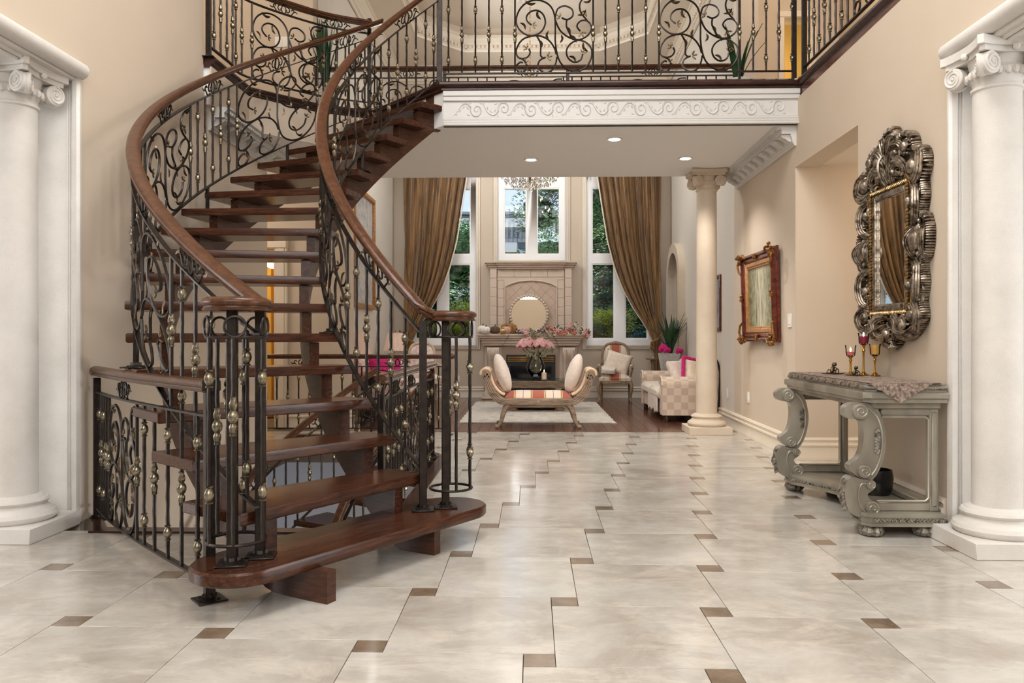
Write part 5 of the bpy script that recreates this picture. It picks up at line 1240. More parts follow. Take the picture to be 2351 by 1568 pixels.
# ---------------------------------------------------------------- chandelier
ch = thing('chandelier', 'crystal chandelier hanging before the centre window', 'chandelier', (-.03, 11.8, 6.25))
cx_, cy_ = -.03, 11.8
m = MB(); m.lathe([(.62, 0), (.60, -.02), (.5, -.012), (.46, -.03), (.36, -.012), (.3, -.03), (.12, -.02), (.1, -.05), (0, -.05)], (cx_, cy_, 6.25), 40)
for i in range(28):
    a = 2 * pi * i / 28; m.ell((cx_ + .41 * cos(a), cy_ + .41 * sin(a), 6.232), (.06, .03, .016), 6, 4, Matrix.Rotation(a, 3, 'Z'))
    m.ell((cx_ + .22 * cos(a), cy_ + .22 * sin(a), 6.232), (.05, .02, .014), 6, 4, Matrix.Rotation(a, 3, 'Z'))
md = struct('trim_10', m, M['cream'])
m = MB()
for i in range(40):
    z = 6.2 - i * .05; c = Vector((cx_, cy_, z)); u = Vector((1, 0, 0)) if i % 2 else Vector((0, 1, 0))
    m.tube([c + u * (.011 * cos(t)) + Vector((0, 0, .03 * sin(t))) for t in [2 * pi * k / 8 for k in range(8)]], .0035, 4, closed=True)
obj('chain', m, M['brass'], ch)
m = MB(); m.lathe([(.012, 4.25), (.05, 4.2), (.03, 4.1), (.06, 4.0), (.02, 3.9), (.03, 3.75), (.08, 3.68), (.03, 3.6), (.02, 3.42), (.012, 3.36)], (cx_, cy_, 0), 14)
obj('stem', m, M['bronze_dark'], ch)
for tier, (n, r, z) in enumerate(((12, .40, 3.62), (8, .25, 3.85))):
    for i in range(n):
        a = 2 * pi * (i + .3) / n; u = Vector((cos(a), sin(a), 0)); c = Vector((cx_, cy_, 0)); m = MB()
        m.tube([c + u * x + Vector((0, 0, y)) for x, y in [tuple(q) for q in cat([(.03, z), (r * .4, z - .1), (r * .8, z - .06), (r, z + .03)], 5)]], .007, 5); m.lathe([(.03, 0), (.035, .012), (.012, .014), (.012, .06), (0, .06)], c + u * r + Vector((0, 0, z + .03)), 10); ar = obj('arm', m, M['bronze_dark'], ch)
        m = MB(); m.ell(c + u * r + Vector((0, 0, z + .12)), (.014, .014, .035), 8, 6); obj('bulb', m, M['bulb'], ar, local=False)
cm = MB(); cm.lathe([(0, -.03), (.010, -.016), (.012, .0), (.006, .016), (0, .022)], (0, 0, 0), 6); cme = cm.mesh('crystal_drop', M['crystal'], smooth=False); cd = random.Random(2); cnt = 0
for r, n, z0, z1 in ((.43, 34, 3.62, 3.44), (.36, 34, 3.56, 3.36), (.27, 36, 3.5, 3.31), (.16, 26, 3.46, 3.29), (.07, 12, 3.42, 3.3)):
    for i in range(n):
        a = 2 * pi * i / n + r; k = 2
        for q in range(k): inst('crystal_drop', cme, ch, (r * cos(a), r * sin(a), lerp(z0, z1, (q + cd.random() * .6) / k) - .03 - 6.25), a, sc=None).scale = (1.1,) * 3; cnt += 1

# ---------------------------------------------------------------- rug, bench, coffee table
m = MB(); nx_, ny_ = 60, 80; rr_ = random.Random(4); hgt = [[rr_.uniform(0, .006) for _ in range(ny_)] for _ in range(nx_)]
m.grid(lambda u, v: (lerp(-.93, 1.06, u) + .006 * sin(v * 60), lerp(10.08, 13.2, v) + .008 * sin(u * 70), .012 + hgt[int(u * (nx_ - 1) + .5)][int(v * (ny_ - 1) + .5)] + (.005 if .2 < u < .8 and .22 < v < .78 else 0) - (.010 if u in (0, 1) or v in (0, 1) else 0)), nx_, ny_)
rug = tag(obj('shag_rug', m, M['rug'], ang=80), 'pale grey shag rug under the coffee table and bench', 'rug')
m = MB()
for i in range(150): x = lerp(-.93, 1.06, i / 149); m.box(x - .004, x + .004, 10.05 - rr_.random() * .02, 10.085, 0, .008)
o = obj('fringe', m, M['rug'], rug); o['kind'] = 'stuff'
bn = thing('upholstered_bench', 'limed oak bench with scrolled ends and rust striped seat before the coffee table', 'bench', (.075, 9.7, 0)); bx0 = .075
def bp_(px, py): return ((px - 1221) / 1826 * 9.45 - bx0, 1.1 - (py - 771.5) / 1826 * 9.45)
R_end = [(1309, 927), (1330, 921), (1345, 903), (1351, 880), (1351, 866), (1346, 858)]
def prof_arm(s_):
    o = [(.40, .275), (.46, .285), (.53, .33), (.60, .42), (.635, .52), (.645, .585), (.655, .62)]; i_ = [(.60, .655), (.575, .60), (.55, .53), (.50, .44), (.44, .385), (.40, .36)]
    return [(s_ * x, z) for x, z in o + i_]
for s_ in (-1, 1):
    m = MB()
    for y0, y1 in ((-.25, -.215), (.215, .25)):
        m.prism([(x, y0, z) for x, z in prof_arm(s_)], (0, y1 - y0, 0))
        for k in (.25, .5, .75): m.tube([(s_ * lerp(a[0], b[0], k), y0 - .001 if y0 < 0 else y1 + .001, lerp(a[1], b[1], k)) for a, b in (((.40, .285), (.40, .36)), ((.46, .295), (.445, .385)), ((.53, .34), (.50, .44)), ((.60, .43), (.55, .53)), ((.635, .53), (.575, .60)), ((.65, .60), (.60, .64)))], .007, 5)
    m.tube([(s_ * x, y, z) for x, z in ((.618, .64),) for y in (-.25, .25)], .058, 14)
    for y in (-.252, .252): m.tube([(s_ * (.618) + a, y, .64 + b) for a, b in spiral(0, 0, .05, .006, 0, 600 * s_, 26)], .006, 5)
    obj('end_frame', m, M['limed'], bn, local=True)
    m = MB(); sec = [(.40, .40), (.45, .42), (.51, .48), (.55, .56), (.575, .64), (.59, .69), (.62, .705), (.66, .70), (.685, .67), (.685, .63)]
    c = cat(sec, 3); V = []; F = []
    for p in c:
        for y in (-.21, .21): V.append((s_ * p.x, y, p.y))
    m.grid(lambda u, v: (s_ * c[int(u * (len(c) - 1) + .5)].x + 0, lerp(-.212, .212, v), c[int(u * (len(c) - 1) + .5)].y), len(c), 5)
    a = obj('arm_upholstery', m, M['uph'], bn, local=True, fix=False); so_ = a.modifiers.new('thick', 'SOLIDIFY'); so_.thickness = .03; so_.offset = 0
m = MB(); m.box(-.41, .41, -.25, .25, .275, .36, .008)
for z in (.295, .315, .335): m.tube([(-.4 + i * .02, -.252, z + .006 * sin(i * .9)) for i in range(41)], .003, 4)
m.lathe([(0, 0), (.02, 0), (.024, .006), (.012, .01), (0, .012)], (0, 0, 0), 14, xf=Matrix.Translation((0, -.25, .32)) @ Matrix.Rotation(pi / 2, 4, 'X')); obj('seat_rail', m, M['limed'], bn, local=True)
m = MB(); m.grid(lambda u, v: (lerp(-.40, .40, u), lerp(-.235, .235, v), .365 + .075 * (1 - abs(2 * v - 1) ** 4) * (1 - abs(2 * u - 1) ** 10)), 20, 14); m.box(-.40, .40, -.235, .235, .33, .368); obj('seat', m, M['stripe'], bn, local=True)
for sx_ in (-1, 1):
    for sy in (-1, 1):
        m = MB(); P = cat([(.34, .30), (.385, .25), (.42, .17), (.44, .09), (.47, .035), (.49, .012)], 4); m.tube([(sx_ * p.x, sy * (.2 + (.3 - p.y) * .12), p.y) for p in P], .042, 8, rf=lambda t: 1.25 - .95 * t ** .7)
        m.ell((sx_ * .49, sy * .235, .022), (.03, .022, .024), 8, 6); m.prism([(sx_ * x, sy * .2 - .02, z) for x, z in ((.2, .277), (.41, .277), (.4, .22), (.36, .235), (.3, .262))], (0, .04, 0)); obj('leg', m, M['limed'], bn, local=True)
for s_, lab in ((-1, 'oval white fur cushion leaning on the left scrolled end of the bench'), (1, 'oval white fur cushion leaning on the right scrolled end of the bench')):
    m = MB(); R = Matrix.Rotation(s_ * .30, 3, 'Y'); m.ell((0, 0, 0), (.085, .2, .245), 24, 18, R); cu = random.Random(8)
    m.v = [tuple(Vector(p) * (1 + cu.uniform(-.02, .02))) for p in m.v]; m.v = [(p[0] + bx0 + s_ * .43, p[1] + 9.68, p[2] + .645) for p in m.v]; tag(obj('fur_cushion', m, M['fur'], ang=80), lab, 'cushion', 'fur cushions on the bench')
ct = thing('coffee_table', 'carved wooden coffee table with glass top on the shag rug', 'table', (.06, 11.75, 0))
m = MB()
def bev(m, w_, d_, z0, z1, b=.008): m.box(.06 - w_, .06 + w_, 11.75 - d_, 11.75 + d_, z0, z1, b)
bev(m, .58, .38, .43, .455); bev(m, .56, .36, .40, .432); bev(m, .53, .34, .37, .402); bev(m, .50, .32, .35, .372); obj('top_frame', m, M['limed'], ct)
m = MB(); bev(m, .555, .355, .455, .463, .002); obj('glass_top', m, glassmat('tinted_table_glass', (.75, .9, .95)), ct)
m = MB()
for i in range(60): m.ell((.06 - .56 + i * .019, 11.75 - .375, .452), (.011, .01, .008), 6, 4)
o = obj('carved_edge', m, M['limed'], ct); o['kind'] = 'stuff'
m = MB(); bev(m, .40, .26, .06, .10, .012); bev(m, .37, .23, .10, .13, .01); obj('plinth', m, M['limed'], ct)
for sx_ in (-1, 1):
    for sy in (-1, 1):
        m = MB(); m.tube([(.06 + sx_ * x, 11.75 + sy * x * .62, z) for x, z in ((.46, .355), (.44, .3), (.36, .24), (.30, .18), (.31, .12))], .045, 8, rf=lambda t: 1.2 - .5 * sin(pi * t)); obj('leg', m, M['limed'], ct)
        m = MB(); m.lathe([(.03, .016), (.062, .02), (.07, .038), (.06, .058), (.04, .065), (0, .065)], (.06 + sx_ * .34, 11.75 + sy * .2, 0), 36, flute=.05, fn=12); obj('bun_foot', m, M['limed'], ct)
vz = .464; vx_, vy_ = .055, 11.58
va = thing('glass_vase', 'tall clear glass urn vase on the coffee table', 'vase', (vx_, vy_, vz))
m = MB(); m.lathe([(.065, 0), (.068, .01), (.05, .03), (.085, .07), (.125, .13), (.135, .19), (.115, .26), (.085, .32), (.078, .36), (.095, .40), (.09, .40), (.073, .36), (.080, .32), (.110, .26), (.13, .19), (.12, .13), (.08, .075), (.04, .05), (0, .045)], (0, 0, 0), 28); obj('vase_body', m, M['glass'], va, local=True)
fl_ = thing('flower_bouquet', 'bouquet of dusty pink artificial blossoms standing in the glass vase', 'flowers', (vx_, vy_, vz + .05)); rb_ = random.Random(9)
heads = [(-.17, -.03, .47, .085), (-.08, .02, .50, .08), (.07, -.05, .48, .09), (.16, 0, .45, .085), (.21, .03, .44, .06), (-.02, .05, .45, .07), (-.20, .02, .42, .06)]
m = MB()
for x, y, z, r in heads: m.tube([tuple(q) for q in cat([(x * .08, y * .1, .0), (x * .15, y * .2, .22), (x * .5, y * .6, z - .13), (x, y, z)], 4)], .005, 5)
tips = [(-.03, 0, .66), (.19, .02, .63), (.26, -.02, .40), (.04, .03, .56), (-.06, 0, .6)]
for x, y, z in tips: m.tube([(x * .1, 0, .05), (x * .3, y, .3), (x, y, z)], .004, 5)
obj('stems', m, M['stem'], fl_, local=True)
for x, y, z, r in heads:
    m = MB(); r *= 1.18
    for ring, (n, rr2, tl, sz_) in enumerate(((4, .25, .9, .5), (5, .55, .55, .62), (7, .85, .15, .66))):
        for k in range(n):
            a = 2 * pi * k / n + ring * .4 + x * 9; c = Vector((x + r * rr2 * cos(a), y + r * rr2 * sin(a) * .8, z + r * (.35 - .3 * ring * .5)))
            m.ell(c, (r * sz_ * .75, r * .12, r * sz_), 7, 5, Matrix.Rotation(a + pi / 2, 3, 'Z') @ Matrix.Rotation(tl * .6 - .7, 3, 'X'))
    obj('blossom', m, M['petal_pink'], fl_, local=True)
m = MB()
for x, y, z in tips + [(-.1, -.04, .36), (.1, -.06, .37), (-.03, -.06, .33)]:
    for k in range(9): m.ell((x + rb_.uniform(-.045, .045), y + rb_.uniform(-.04, .04), z + rb_.uniform(-.08, .04)), (.034, .007, .015), 6, 4, Matrix.Rotation(rb_.uniform(0, 6), 3, 'Y') @ Matrix.Rotation(rb_.uniform(-1, 1), 3, 'Z'))
o = obj('sage_leaves', m, M['sage'], fl_, local=True); o['kind'] = 'stuff'
pc = thing('pillar_candle', 'lit ivory pillar candle in a small dish on the coffee table', 'candle', (.175, 11.46, vz)); m = MB(); m.lathe([(.0, 0), (.045, 0), (.055, .012), (.05, .014), (.038, .008), (0, .008)], (0, 0, 0), 20); obj('dish', m, M['limed'], pc, local=True)
m = MB(); m.lathe([(0, .008), (.036, .008), (.036, .105), (.03, .11), (0, .103)], (0, 0, 0), 20); obj('wax', m, M['wax_white'], pc, local=True); m = MB(); m.ell((0, 0, .132), (.006, .006, .018), 8, 6); obj('flame', m, M['flame'], pc, local=True)

# ---------------------------------------------------------------- armchairs, sofas, lamps
def armchair(x, y, rz, label, fab, wood):
    t = thing('carved_armchair', label, 'armchair', (x, y, 0), rz, 'carved armchairs by the back windows')
    m = MB(); m.grid(lambda u, v: (lerp(-.27, .27, u) * (1 - .08 * v), lerp(-.27, .24, v), .40 + .07 * (1 - abs(2 * u - 1) ** 4) * (1 - abs(2 * v - 1) ** 4)), 14, 14); m.box(-.265, .265, -.265, .235, .35, .405, .01); obj('seat', m, M[fab], t, local=True)
    m = MB(); m.box(-.275, .275, -.275, -.245, .315, .365, .01); m.box(-.26, .26, .22, .25, .315, .365, .01); m.box(-.275, -.245, -.25, .23, .315, .365, .01); m.box(.245, .275, -.25, .23, .315, .365, .01); m.tube([(-.2 + .02 * i, -.27, .312 + .012 * sin(pi * i / 20)) for i in range(21)], .012, 6); obj('seat_rail', m, M[wood], t, local=True)
    for sx_ in (-1, 1):
        m = MB(); m.tube([(sx_ * a, -b, z) for a, b, z in [tuple(q) for q in cat([(.25, .25, .34), (.275, .275, .26), (.262, .262, .16), (.25, .25, .08), (.262, .27, .03), (.268, .275, .012)], 4)]], .032, 8, rf=lambda q: 1.15 - .7 * q ** .6); m.ell((sx_ * .268, -.28, .016), (.02, .024, .016), 8, 5); obj('leg', m, M[wood], t, local=True)
        m = MB(); m.tube([(sx_ * .235, .235, .34), (sx_ * .235, .25, .2), (sx_ * .235, .29, .0)], .024, 8, rf=lambda q: 1.1 - .4 * q); obj('leg', m, M[wood], t, local=True)
        m = MB(); m.tube([(sx_ * a, b, z) for a, b, z in [tuple(q) for q in cat([(.24, -.14, .36), (.265, -.16, .47), (.285, -.19, .57), (.285, -.12, .585), (.27, .06, .60), (.24, .24, .64)], 4)]], .018, 7); m.lathe([(0, -.02), (.024, -.02), (.03, 0), (.024, .02), (0, .02)], (0, 0, 0), 12, xf=Matrix.Translation((sx_ * .285, -.20, .58)) @ Matrix.Rotation(pi / 2, 4, 'Y')); obj('arm', m, M[wood], t, local=True)
        m = MB(); m.ell((sx_ * .277, -.03, .605), (.032, .10, .026), 10, 6); obj('arm_pad', m, M[fab], t, local=True)
    tilt = lambda z: .24 + (z - .4) * .17
    ovl = [(.225 * cos(a) * (1 if abs(cos(a)) < 1 else 1), .72 + .255 * sin(a)) for a in [2 * pi * i / 40 for i in range(40)]]
    ovl = [(math.copysign(abs(x_ / .225) ** .6, x_) * .225, .72 + math.copysign(abs((z - .72) / .255) ** .75, z - .72) * .255) for x_, z in ovl]
    m = MB(); m.tube([(x_, tilt(z), z) for x_, z in ovl], .024, 8, closed=True); m.ell((0, tilt(.985), .992), (.06, .02, .022), 10, 6); m.tube([(-.2, .24, .34), (-.215, tilt(.5), .5), (-.2, tilt(.58), .58)], .02, 7); m.tube([(.2, .24, .34), (.215, tilt(.5), .5), (.2, tilt(.58), .58)], .02, 7); obj('back_frame', m, M[wood], t, local=True)
    m = MB(); n = 40; V = [(0, tilt(.72) - .035, .72)]; 
    for k in (.5, .8, .97): V += [(x_ * k, tilt(.72 + (z - .72) * k) - .035 * (1 - k ** 3), .72 + (z - .72) * k) for x_, z in ovl]
    F = [(0, 1 + i, 1 + (i + 1) % n) for i in range(n)] + [(1 + r * n + i, 1 + r * n + (i + 1) % n, 1 + (r + 1) * n + (i + 1) % n, 1 + (r + 1) * n + i) for r in range(2) for i in range(n)]
    m.add(V, F); m.prism([(x_ * .97, tilt(.72 + (z - .72) * .97) + .012, .72 + (z - .72) * .97) for x_, z in ovl], (0, .012, 0)); obj('backrest', m, M[fab], t, local=True); return t
M['floral'] = pm('pink_floral_upholstery', S(238, 222, 212), S(214, 168, 168), .85, scale=16, lo=.45, hi=.68)
M['cream_wood'] = pm('cream_painted_wood', S(214, 194, 166), S(190, 160, 126), .5, scale=12)
armchair(1.40, 13.42, -.12, 'carved armchair in rust striped silk under the right window', 'stripe', 'taupe')
armchair(-1.78, 13.3, .35, 'pale carved armchair in pink floral fabric behind the table lamps', 'floral', 'cream_wood')
def pillow(name, label, loc, sz_, mat, rx=0, ry=0, rz=0, group=None, puff=.35):
    m = MB(); w_, h_, d_ = sz_
    for sd in (-1, 1): m.grid(lambda u, v: ((2 * u - 1) * w_ * (1 - .10 * (1 - abs(2 * v - 1) ** 2) * abs(2 * u - 1) ** 6), sd * d_ * ((1 - (2 * u - 1) ** 4) * (1 - (2 * v - 1) ** 4)) ** .5, (2 * v - 1) * h_ * (1 - .10 * (1 - abs(2 * u - 1) ** 2) * abs(2 * v - 1) ** 6)), 14, 14)
    m.xf(Matrix.Translation(loc) @ Matrix.Rotation(rz, 4, 'Z') @ Matrix.Rotation(rx, 4, 'X') @ Matrix.Rotation(ry, 4, 'Y')); return tag(obj(name, m, M[mat], ang=70), label, 'cushion', group)
pillow('satin_cushion', 'square ivory satin cushion resting on the rust striped armchair', (1.44, 13.46, .645), (.23, .2, .08), 'satin', -.28, .3, -.12)
pillow('round_cushion', 'small oval cushion with a fur edge lying on the rust striped armchair', (1.27, 13.25, .535), (.13, .055, .11), 'knit', .25, .1, -.1)
sf = thing('checked_sofa', 'cream checked two seat sofa against the right wall behind the slim column', 'sofa', (2.0, 11.1, 0))
def arm_roll(m, y0, y1, x0, x1): m.prism([(x0, y0, .09), (x0, y1, .09), (x0, y1, .42)] + [(x0, (y0 + y1) / 2 + .115 * cos(a), .475 + .105 * sin(a)) for a in [pi * i / 10 for i in range(11)]] + [(x0, y0, .42)], (x1 - x0, 0, 0))
for y in (10.16, 11.92):
    m = MB(); arm_roll(m, y, y + .2, 1.66, 2.34); o = obj('arm', m, M['sofa'], sf)
    m = MB(); m.tube([(1.655, y + .1 + .115 * cos(a), .475 + .105 * sin(a)) for a in [pi * i / 10 for i in range(11)]], .012, 6); obj('piping', m, M['sofa_seat'], o)
m = MB(); m.box(1.68, 2.34, 10.36, 11.92, .09, .30, .015); obj('body', m, M['sofa'], sf)
for y0 in (10.37, 11.145): m = MB(); m.box(1.62, 2.2, y0, y0 + .765, .28, .43, .045); obj('seat_cushion', m, M['sofa_seat'], sf)
m = MB(); m.prism([(2.14, 10.2, .35), (2.36, 10.2, .09), (2.385, 10.2, .62), (2.36, 10.2, .76), (2.30, 10.2, .79), (2.22, 10.2, .74)], (0, 1.88, 0)); obj('backrest', m, M['sofa'], sf)
m = MB(); m.tube([(2.37, 10.19, .09), (2.392, 10.19, .5), (2.392, 10.19, .62), (2.37, 10.19, .76), (2.33, 10.19, .83)], .012, 6); obj('back_trim', m, M['black'], sf)
for x in (1.72, 2.28):
    for y in (10.22, 12.06): m = MB(); m.lathe([(.03, 0), (.034, .01), (.03, .09), (0, .09)], (x, y, 0), 14); obj('foot', m, M['bronze_dark'], sf)
m = MB(); m.grid(lambda u, v: (1.645 - .006 * sin(v * 30) + (0 if u > .2 else .0), lerp(10.45, 11.3, v), lerp(.1, .36, u) - .0 + .02 * sin(v * 19 + u * 3) * (1 - u)), 10, 30); th = obj('throw_blanket', m, M['knit']); th.modifiers.new('thick', 'SOLIDIFY').thickness = .01; tag(th, 'white crumpled throw hanging over the front of the checked sofa', 'throw')
pillow('knit_cushion', 'ivory cable knit cushion on the checked sofa beside the potted plant', (1.96, 10.55, .61), (.2, .19, .075), 'knit', -.5, 0, .7)
rfc = pillow('ruffle_cushion', 'white cushion with a magenta ruffle edge on the checked sofa', (2.15, 10.42, .60), (.19, .19, .07), 'satin', -.4, .25, .35)
m = MB(); rr3 = random.Random(3)
for i in range(34):
    t = i / 33; x, z = (-.2, lerp(-.2, .2, t * 2)) if t < .5 else (lerp(-.2, .2, (t - .5) * 2), .2)
    p = Matrix.Translation((2.15, 10.42, .60)) @ Matrix.Rotation(.35, 4, 'Z') @ Matrix.Rotation(-.4, 4, 'X') @ Matrix.Rotation(.25, 4, 'Y') @ Vector((x, 0, z)); m.ell(p, (.026, .03, .024), 7, 5, Matrix.Rotation(rr3.random() * 3, 3, 'X'))
o = obj('ruffle', m, M['magenta'], rfc); o['kind'] = 'stuff'
# planter behind the sofa
st_ = thing('plant_stand', 'dark side table in the corner carrying the textured white planter', 'table', (2.16, 12.6, 0)); m = MB(); m.box(1.98, 2.34, 12.42, 12.78, .5, .53, .008); obj('tabletop', m, M['black'], st_)
for x in (2.0, 2.32):
    for y in (12.44, 12.76): m = MB(); m.box(x - .015, x + .015, y - .015, y + .015, 0, .5, .003); obj('leg', m, M['black'], st_)
def leafplant(t, c, n, L, seed, spread=.35, wdt=.022, mat='leafgreen', name='leaf'):
    r_ = random.Random(seed)
    for i in range(n):
        a = r_.uniform(0, 6.28); sp = spread * r_.uniform(.15, 1); l = L * r_.uniform(.6, 1); m = MB(); V = []; F = []; K = 8
        for k in range(K):
            q = k / (K - 1); rad = sp * q ** 1.7; z = l * (q - .18 * sp * q * q); ctr = Vector((c[0] + (rad + .02) * cos(a), c[1] + (rad + .02) * sin(a), c[2] + z)); w_ = wdt * (sin(pi * (.2 + .8 * q)) ** .8 if q < 1 else .02); sd = Vector((-sin(a), cos(a), 0)); o_ = Vector((cos(a), sin(a), .3)) * .006
            V += [ctr + sd * w_, ctr - o_, ctr - sd * w_, ctr + o_ * .4]
        for k in range(K - 1):
            for e in range(4): F.append((k * 4 + e, k * 4 + (e + 1) % 4, k * 4 + 4 + (e + 1) % 4, k * 4 + 4 + e))
        m.add(V, F); obj(name, m, M[mat], t)
pt = thing('potted_plant', 'leafy green plant in a square textured white planter behind the sofa', 'plant', (2.16, 12.6, .53)); m = MB(); m.prism([(2.16 + x, 12.6 + y, .53) for x, y in ((-.11, -.11), (.11, -.11), (.11, .11), (-.11, .11))], (0, 0, .02))
m.add([(2.16 + x * k, 12.6 + y * k, z) for k, z in ((.11, .55), (.15, .83), (.135, .83), (.1, .6)) for x, y in ((-1, -1), (1, -1), (1, 1), (-1, 1))], [(r * 4 + i, r * 4 + (i + 1) % 4, r * 4 + 4 + (i + 1) % 4, r * 4 + 4 + i) for r in range(3) for i in range(4)] + [(12, 13, 14, 15)]); obj('planter', m, M['potwhite'], pt); leafplant(pt, (2.18, 12.6, .76), 36, .74, 21, .42, .026)
pk = thing('pink_flowers', 'magenta artificial peonies tucked into the white planter behind the sofa', 'flowers', (2.08, 12.5, .8))
for x, y, z in ((2.03, 12.46, .90), (2.10, 12.42, .885), (2.06, 12.5, .93), (2.30, 12.46, .87)):
    m = MB()
    for k in range(11): a = k * 2.4; m.ell((x + .028 * cos(a), y + .028 * sin(a) * .8, z + .02 * sin(k * 1.3)), (.034, .016, .034), 7, 5, Matrix.Rotation(a, 3, 'Z'))
    obj('blossom', m, M['magenta'], pk)
lt = thing('lamp_table', 'small brown pedestal table beside the curtain by the right window', 'table', (2.06, 13.6, 0)); m = MB(); m.lathe([(.0, .70), (.12, .70), (.125, .71), (.125, .725), (0, .725)], (2.06, 13.6, 0), 24); obj('tabletop', m, M['taupe'], lt); m = MB(); m.lathe([(.1, 0), (.1, .02), (.03, .05), (.025, .3), (.04, .4), (.025, .6), (.05, .7), (0, .7)], (2.06, 13.6, 0), 16); obj('pedestal', m, M['taupe'], lt)
dc = thing('glass_decanter', 'clear glass decanter on the pedestal table beside the curtain', 'decanter', (2.04, 13.58, .725)); m = MB(); m.box(-.035, .035, -.035, .035, 0, .16, .008); m.lathe([(.02, .16), (.012, .17), (.012, .2), (.02, .205), (.022, .22), (.0, .25)], (0, 0, 0), 12); obj('bottle', m, M['glass'], dc, local=True)
# left side: sofa, lamps, tables
ls = thing('pink_sofa', 'pale pink floral sofa along the left wall behind the iron railing', 'sofa', (-1.95, 11.3, 0))
m = MB(); m.box(-2.36, -1.62, 10.5, 12.15, .12, .32, .02); obj('body', m, M['floral'], ls)
for y0 in (10.52, 11.33): m = MB(); m.box(-2.2, -1.58, y0, y0 + .8, .31, .46, .045); obj('seat_cushion', m, M['floral'], ls)
m = MB(); m.box(-2.44, -2.2, 10.5, 12.15, .3, .80, .06); obj('backrest', m, M['floral'], ls)
for y in (10.36, 12.15): m = MB(); m.box(-2.4, -1.6, y, y + .16, .12, .58, .06); obj('arm', m, M['floral'], ls)
for x in (-2.35, -1.66):
    for y in (10.42, 12.25): m = MB(); m.lathe([(.025, 0), (.03, .06), (.02, .12), (0, .12)], (x, y, 0), 10); obj('foot', m, M['taupe'], ls)
pillow('magenta_cushion', 'fluffy magenta cushion on the pink sofa behind the railing', (-1.98, 10.72, .66), (.24, .16, .09), 'magenta', -.3, 0, .5); pillow('pale_cushion', 'pale pink cushion on the left sofa beside the magenta one', (-1.98, 11.3, .64), (.2, .17, .08), 'floral', -.3, 0, .9)
for (x, y), lab, lt_ in (((-2.27, 10.2), 'pleated pink table lamp nearest the stairs on the left wall', 'small dark table under the nearer pink lamp'), ((-2.16, 12.5), 'pleated pink table lamp in the far left corner by the curtain', 'small dark table under the farther pink lamp')):
    q = thing('lamp_table', lt_, 'table', (x, y, 0)); m = MB(); m.lathe([(0, .55), (.16, .55), (.165, .565), (.16, .58), (0, .58)], (0, 0, 0), 24); obj('tabletop', m, M['taupe'], q, local=True); m = MB(); m.lathe([(.12, 0), (.12, .02), (.03, .06), (.03, .5), (.06, .55), (0, .55)], (0, 0, 0), 16); obj('pedestal', m, M['taupe'], q, local=True)
    q = thing('table_lamp', lab, 'lamp', (x, y, .58), 0, 'pleated pink table lamps'); m = MB(); m.lathe([(.07, 0), (.075, .015), (.03, .03), (.05, .08), (.06, .14), (.035, .2), (.015, .22), (.012, .31), (0, .31)], (0, 0, 0), 18); obj('base', m, M['petal_pink'], q, local=True)
    m = MB(); sh = [(.185, .29), (.115, .57)]; n = 96; V = []
    for z_i, (r, z) in enumerate(sh):
        for i in range(n): a = 2 * pi * i / n; rr4 = r * (1 + (.018 if i % 2 else -.018)); V.append((rr4 * cos(a), rr4 * sin(a), z))
    m.add(V, [(i, (i + 1) % n, n + (i + 1) % n, n + i) for i in range(n)]); sh_ = obj('lamp_shade', m, M['shade'] if 'shade' in M else M['uph'], q, local=True, smooth=False); sh_.modifiers.new('thick', 'SOLIDIFY').thickness = .003
    m = MB(); m.ell((0, 0, .60), (.012, .012, .02), 8, 6); obj('finial', m, M['brass'], q, local=True)
# iron and leather stool half seen between the treads
sl = thing('iron_stool', 'black wire stool with a rust leather seat behind the stair treads', 'stool', (-1.95, 9.75, 0)); m = MB(); m.ell((-1.95, 9.75, .62), (.2, .2, .05), 20, 8); obj('seat', m, M['rustleather'], sl)
m = MB(); m.lathe([(.19, .5), (.2, .58), (.2, .6), (.0, .6)], (-1.95, 9.75, 0), 20)
for a in range(0, 360, 45): m.tube([(-1.95 + .19 * cos(radians(a)), 9.75 + .19 * sin(radians(a)), .58), (-1.95 + .12 * cos(radians(a)), 9.75 + .12 * sin(radians(a)), .4), (-1.95 + .16 * cos(radians(a + 10)), 9.75 + .16 * sin(radians(a + 10)), 0)], .008, 5)
obj('wire_base', m, M['steelgrey'], sl)
# plants on the upper floor
up1 = thing('snake_plant', 'snake plant in a round white bowl on the bridge behind the railing', 'plant', (2.0, 7.5, Z2)); m = MB(); m.lathe([(.09, 0), (.15, .03), (.17, .08), (.16, .13), (.145, .13), (.13, .08), (0, .07)], (1.93, 7.5, Z2), 28); obj('bowl', m, M['potwhite'], up1); leafplant(up1, (1.93, 7.5, Z2 + .07), 15, .62, 5, .26, .03)
px_, py_ = -2.18, 8.35
up2 = thing('snake_plant', 'tall snake plant in a square white pot on the upper landing', 'plant', (px_, py_, Z2 + .12)); m = MB(); m.box(px_ - .1, px_ + .1, py_ - .1, py_ + .1, Z2 + .12, Z2 + .36, .01); obj('pot', m, M['potwhite'], up2); leafplant(up2, (px_, py_, Z2 + .33), 24, .8, 6, .22, .032)
bk = thing('plant_stand', 'low dark slatted stand under the square white pot on the landing', 'stand', (px_, py_, Z2)); m = MB()
for k in range(3): m.box(px_ - .13, px_ + .13, py_ - .13, py_ + .13, Z2 + .02 + k * .035, Z2 + .042 + k * .035, .003)
for x in (-.11, .11):
    for y in (-.11, .11): m.box(px_ + x - .012, px_ + x + .012, py_ + y - .012, py_ + y + .012, Z2 - .003, Z2 + .12)
obj('slats', m, M['steelgrey'], bk)
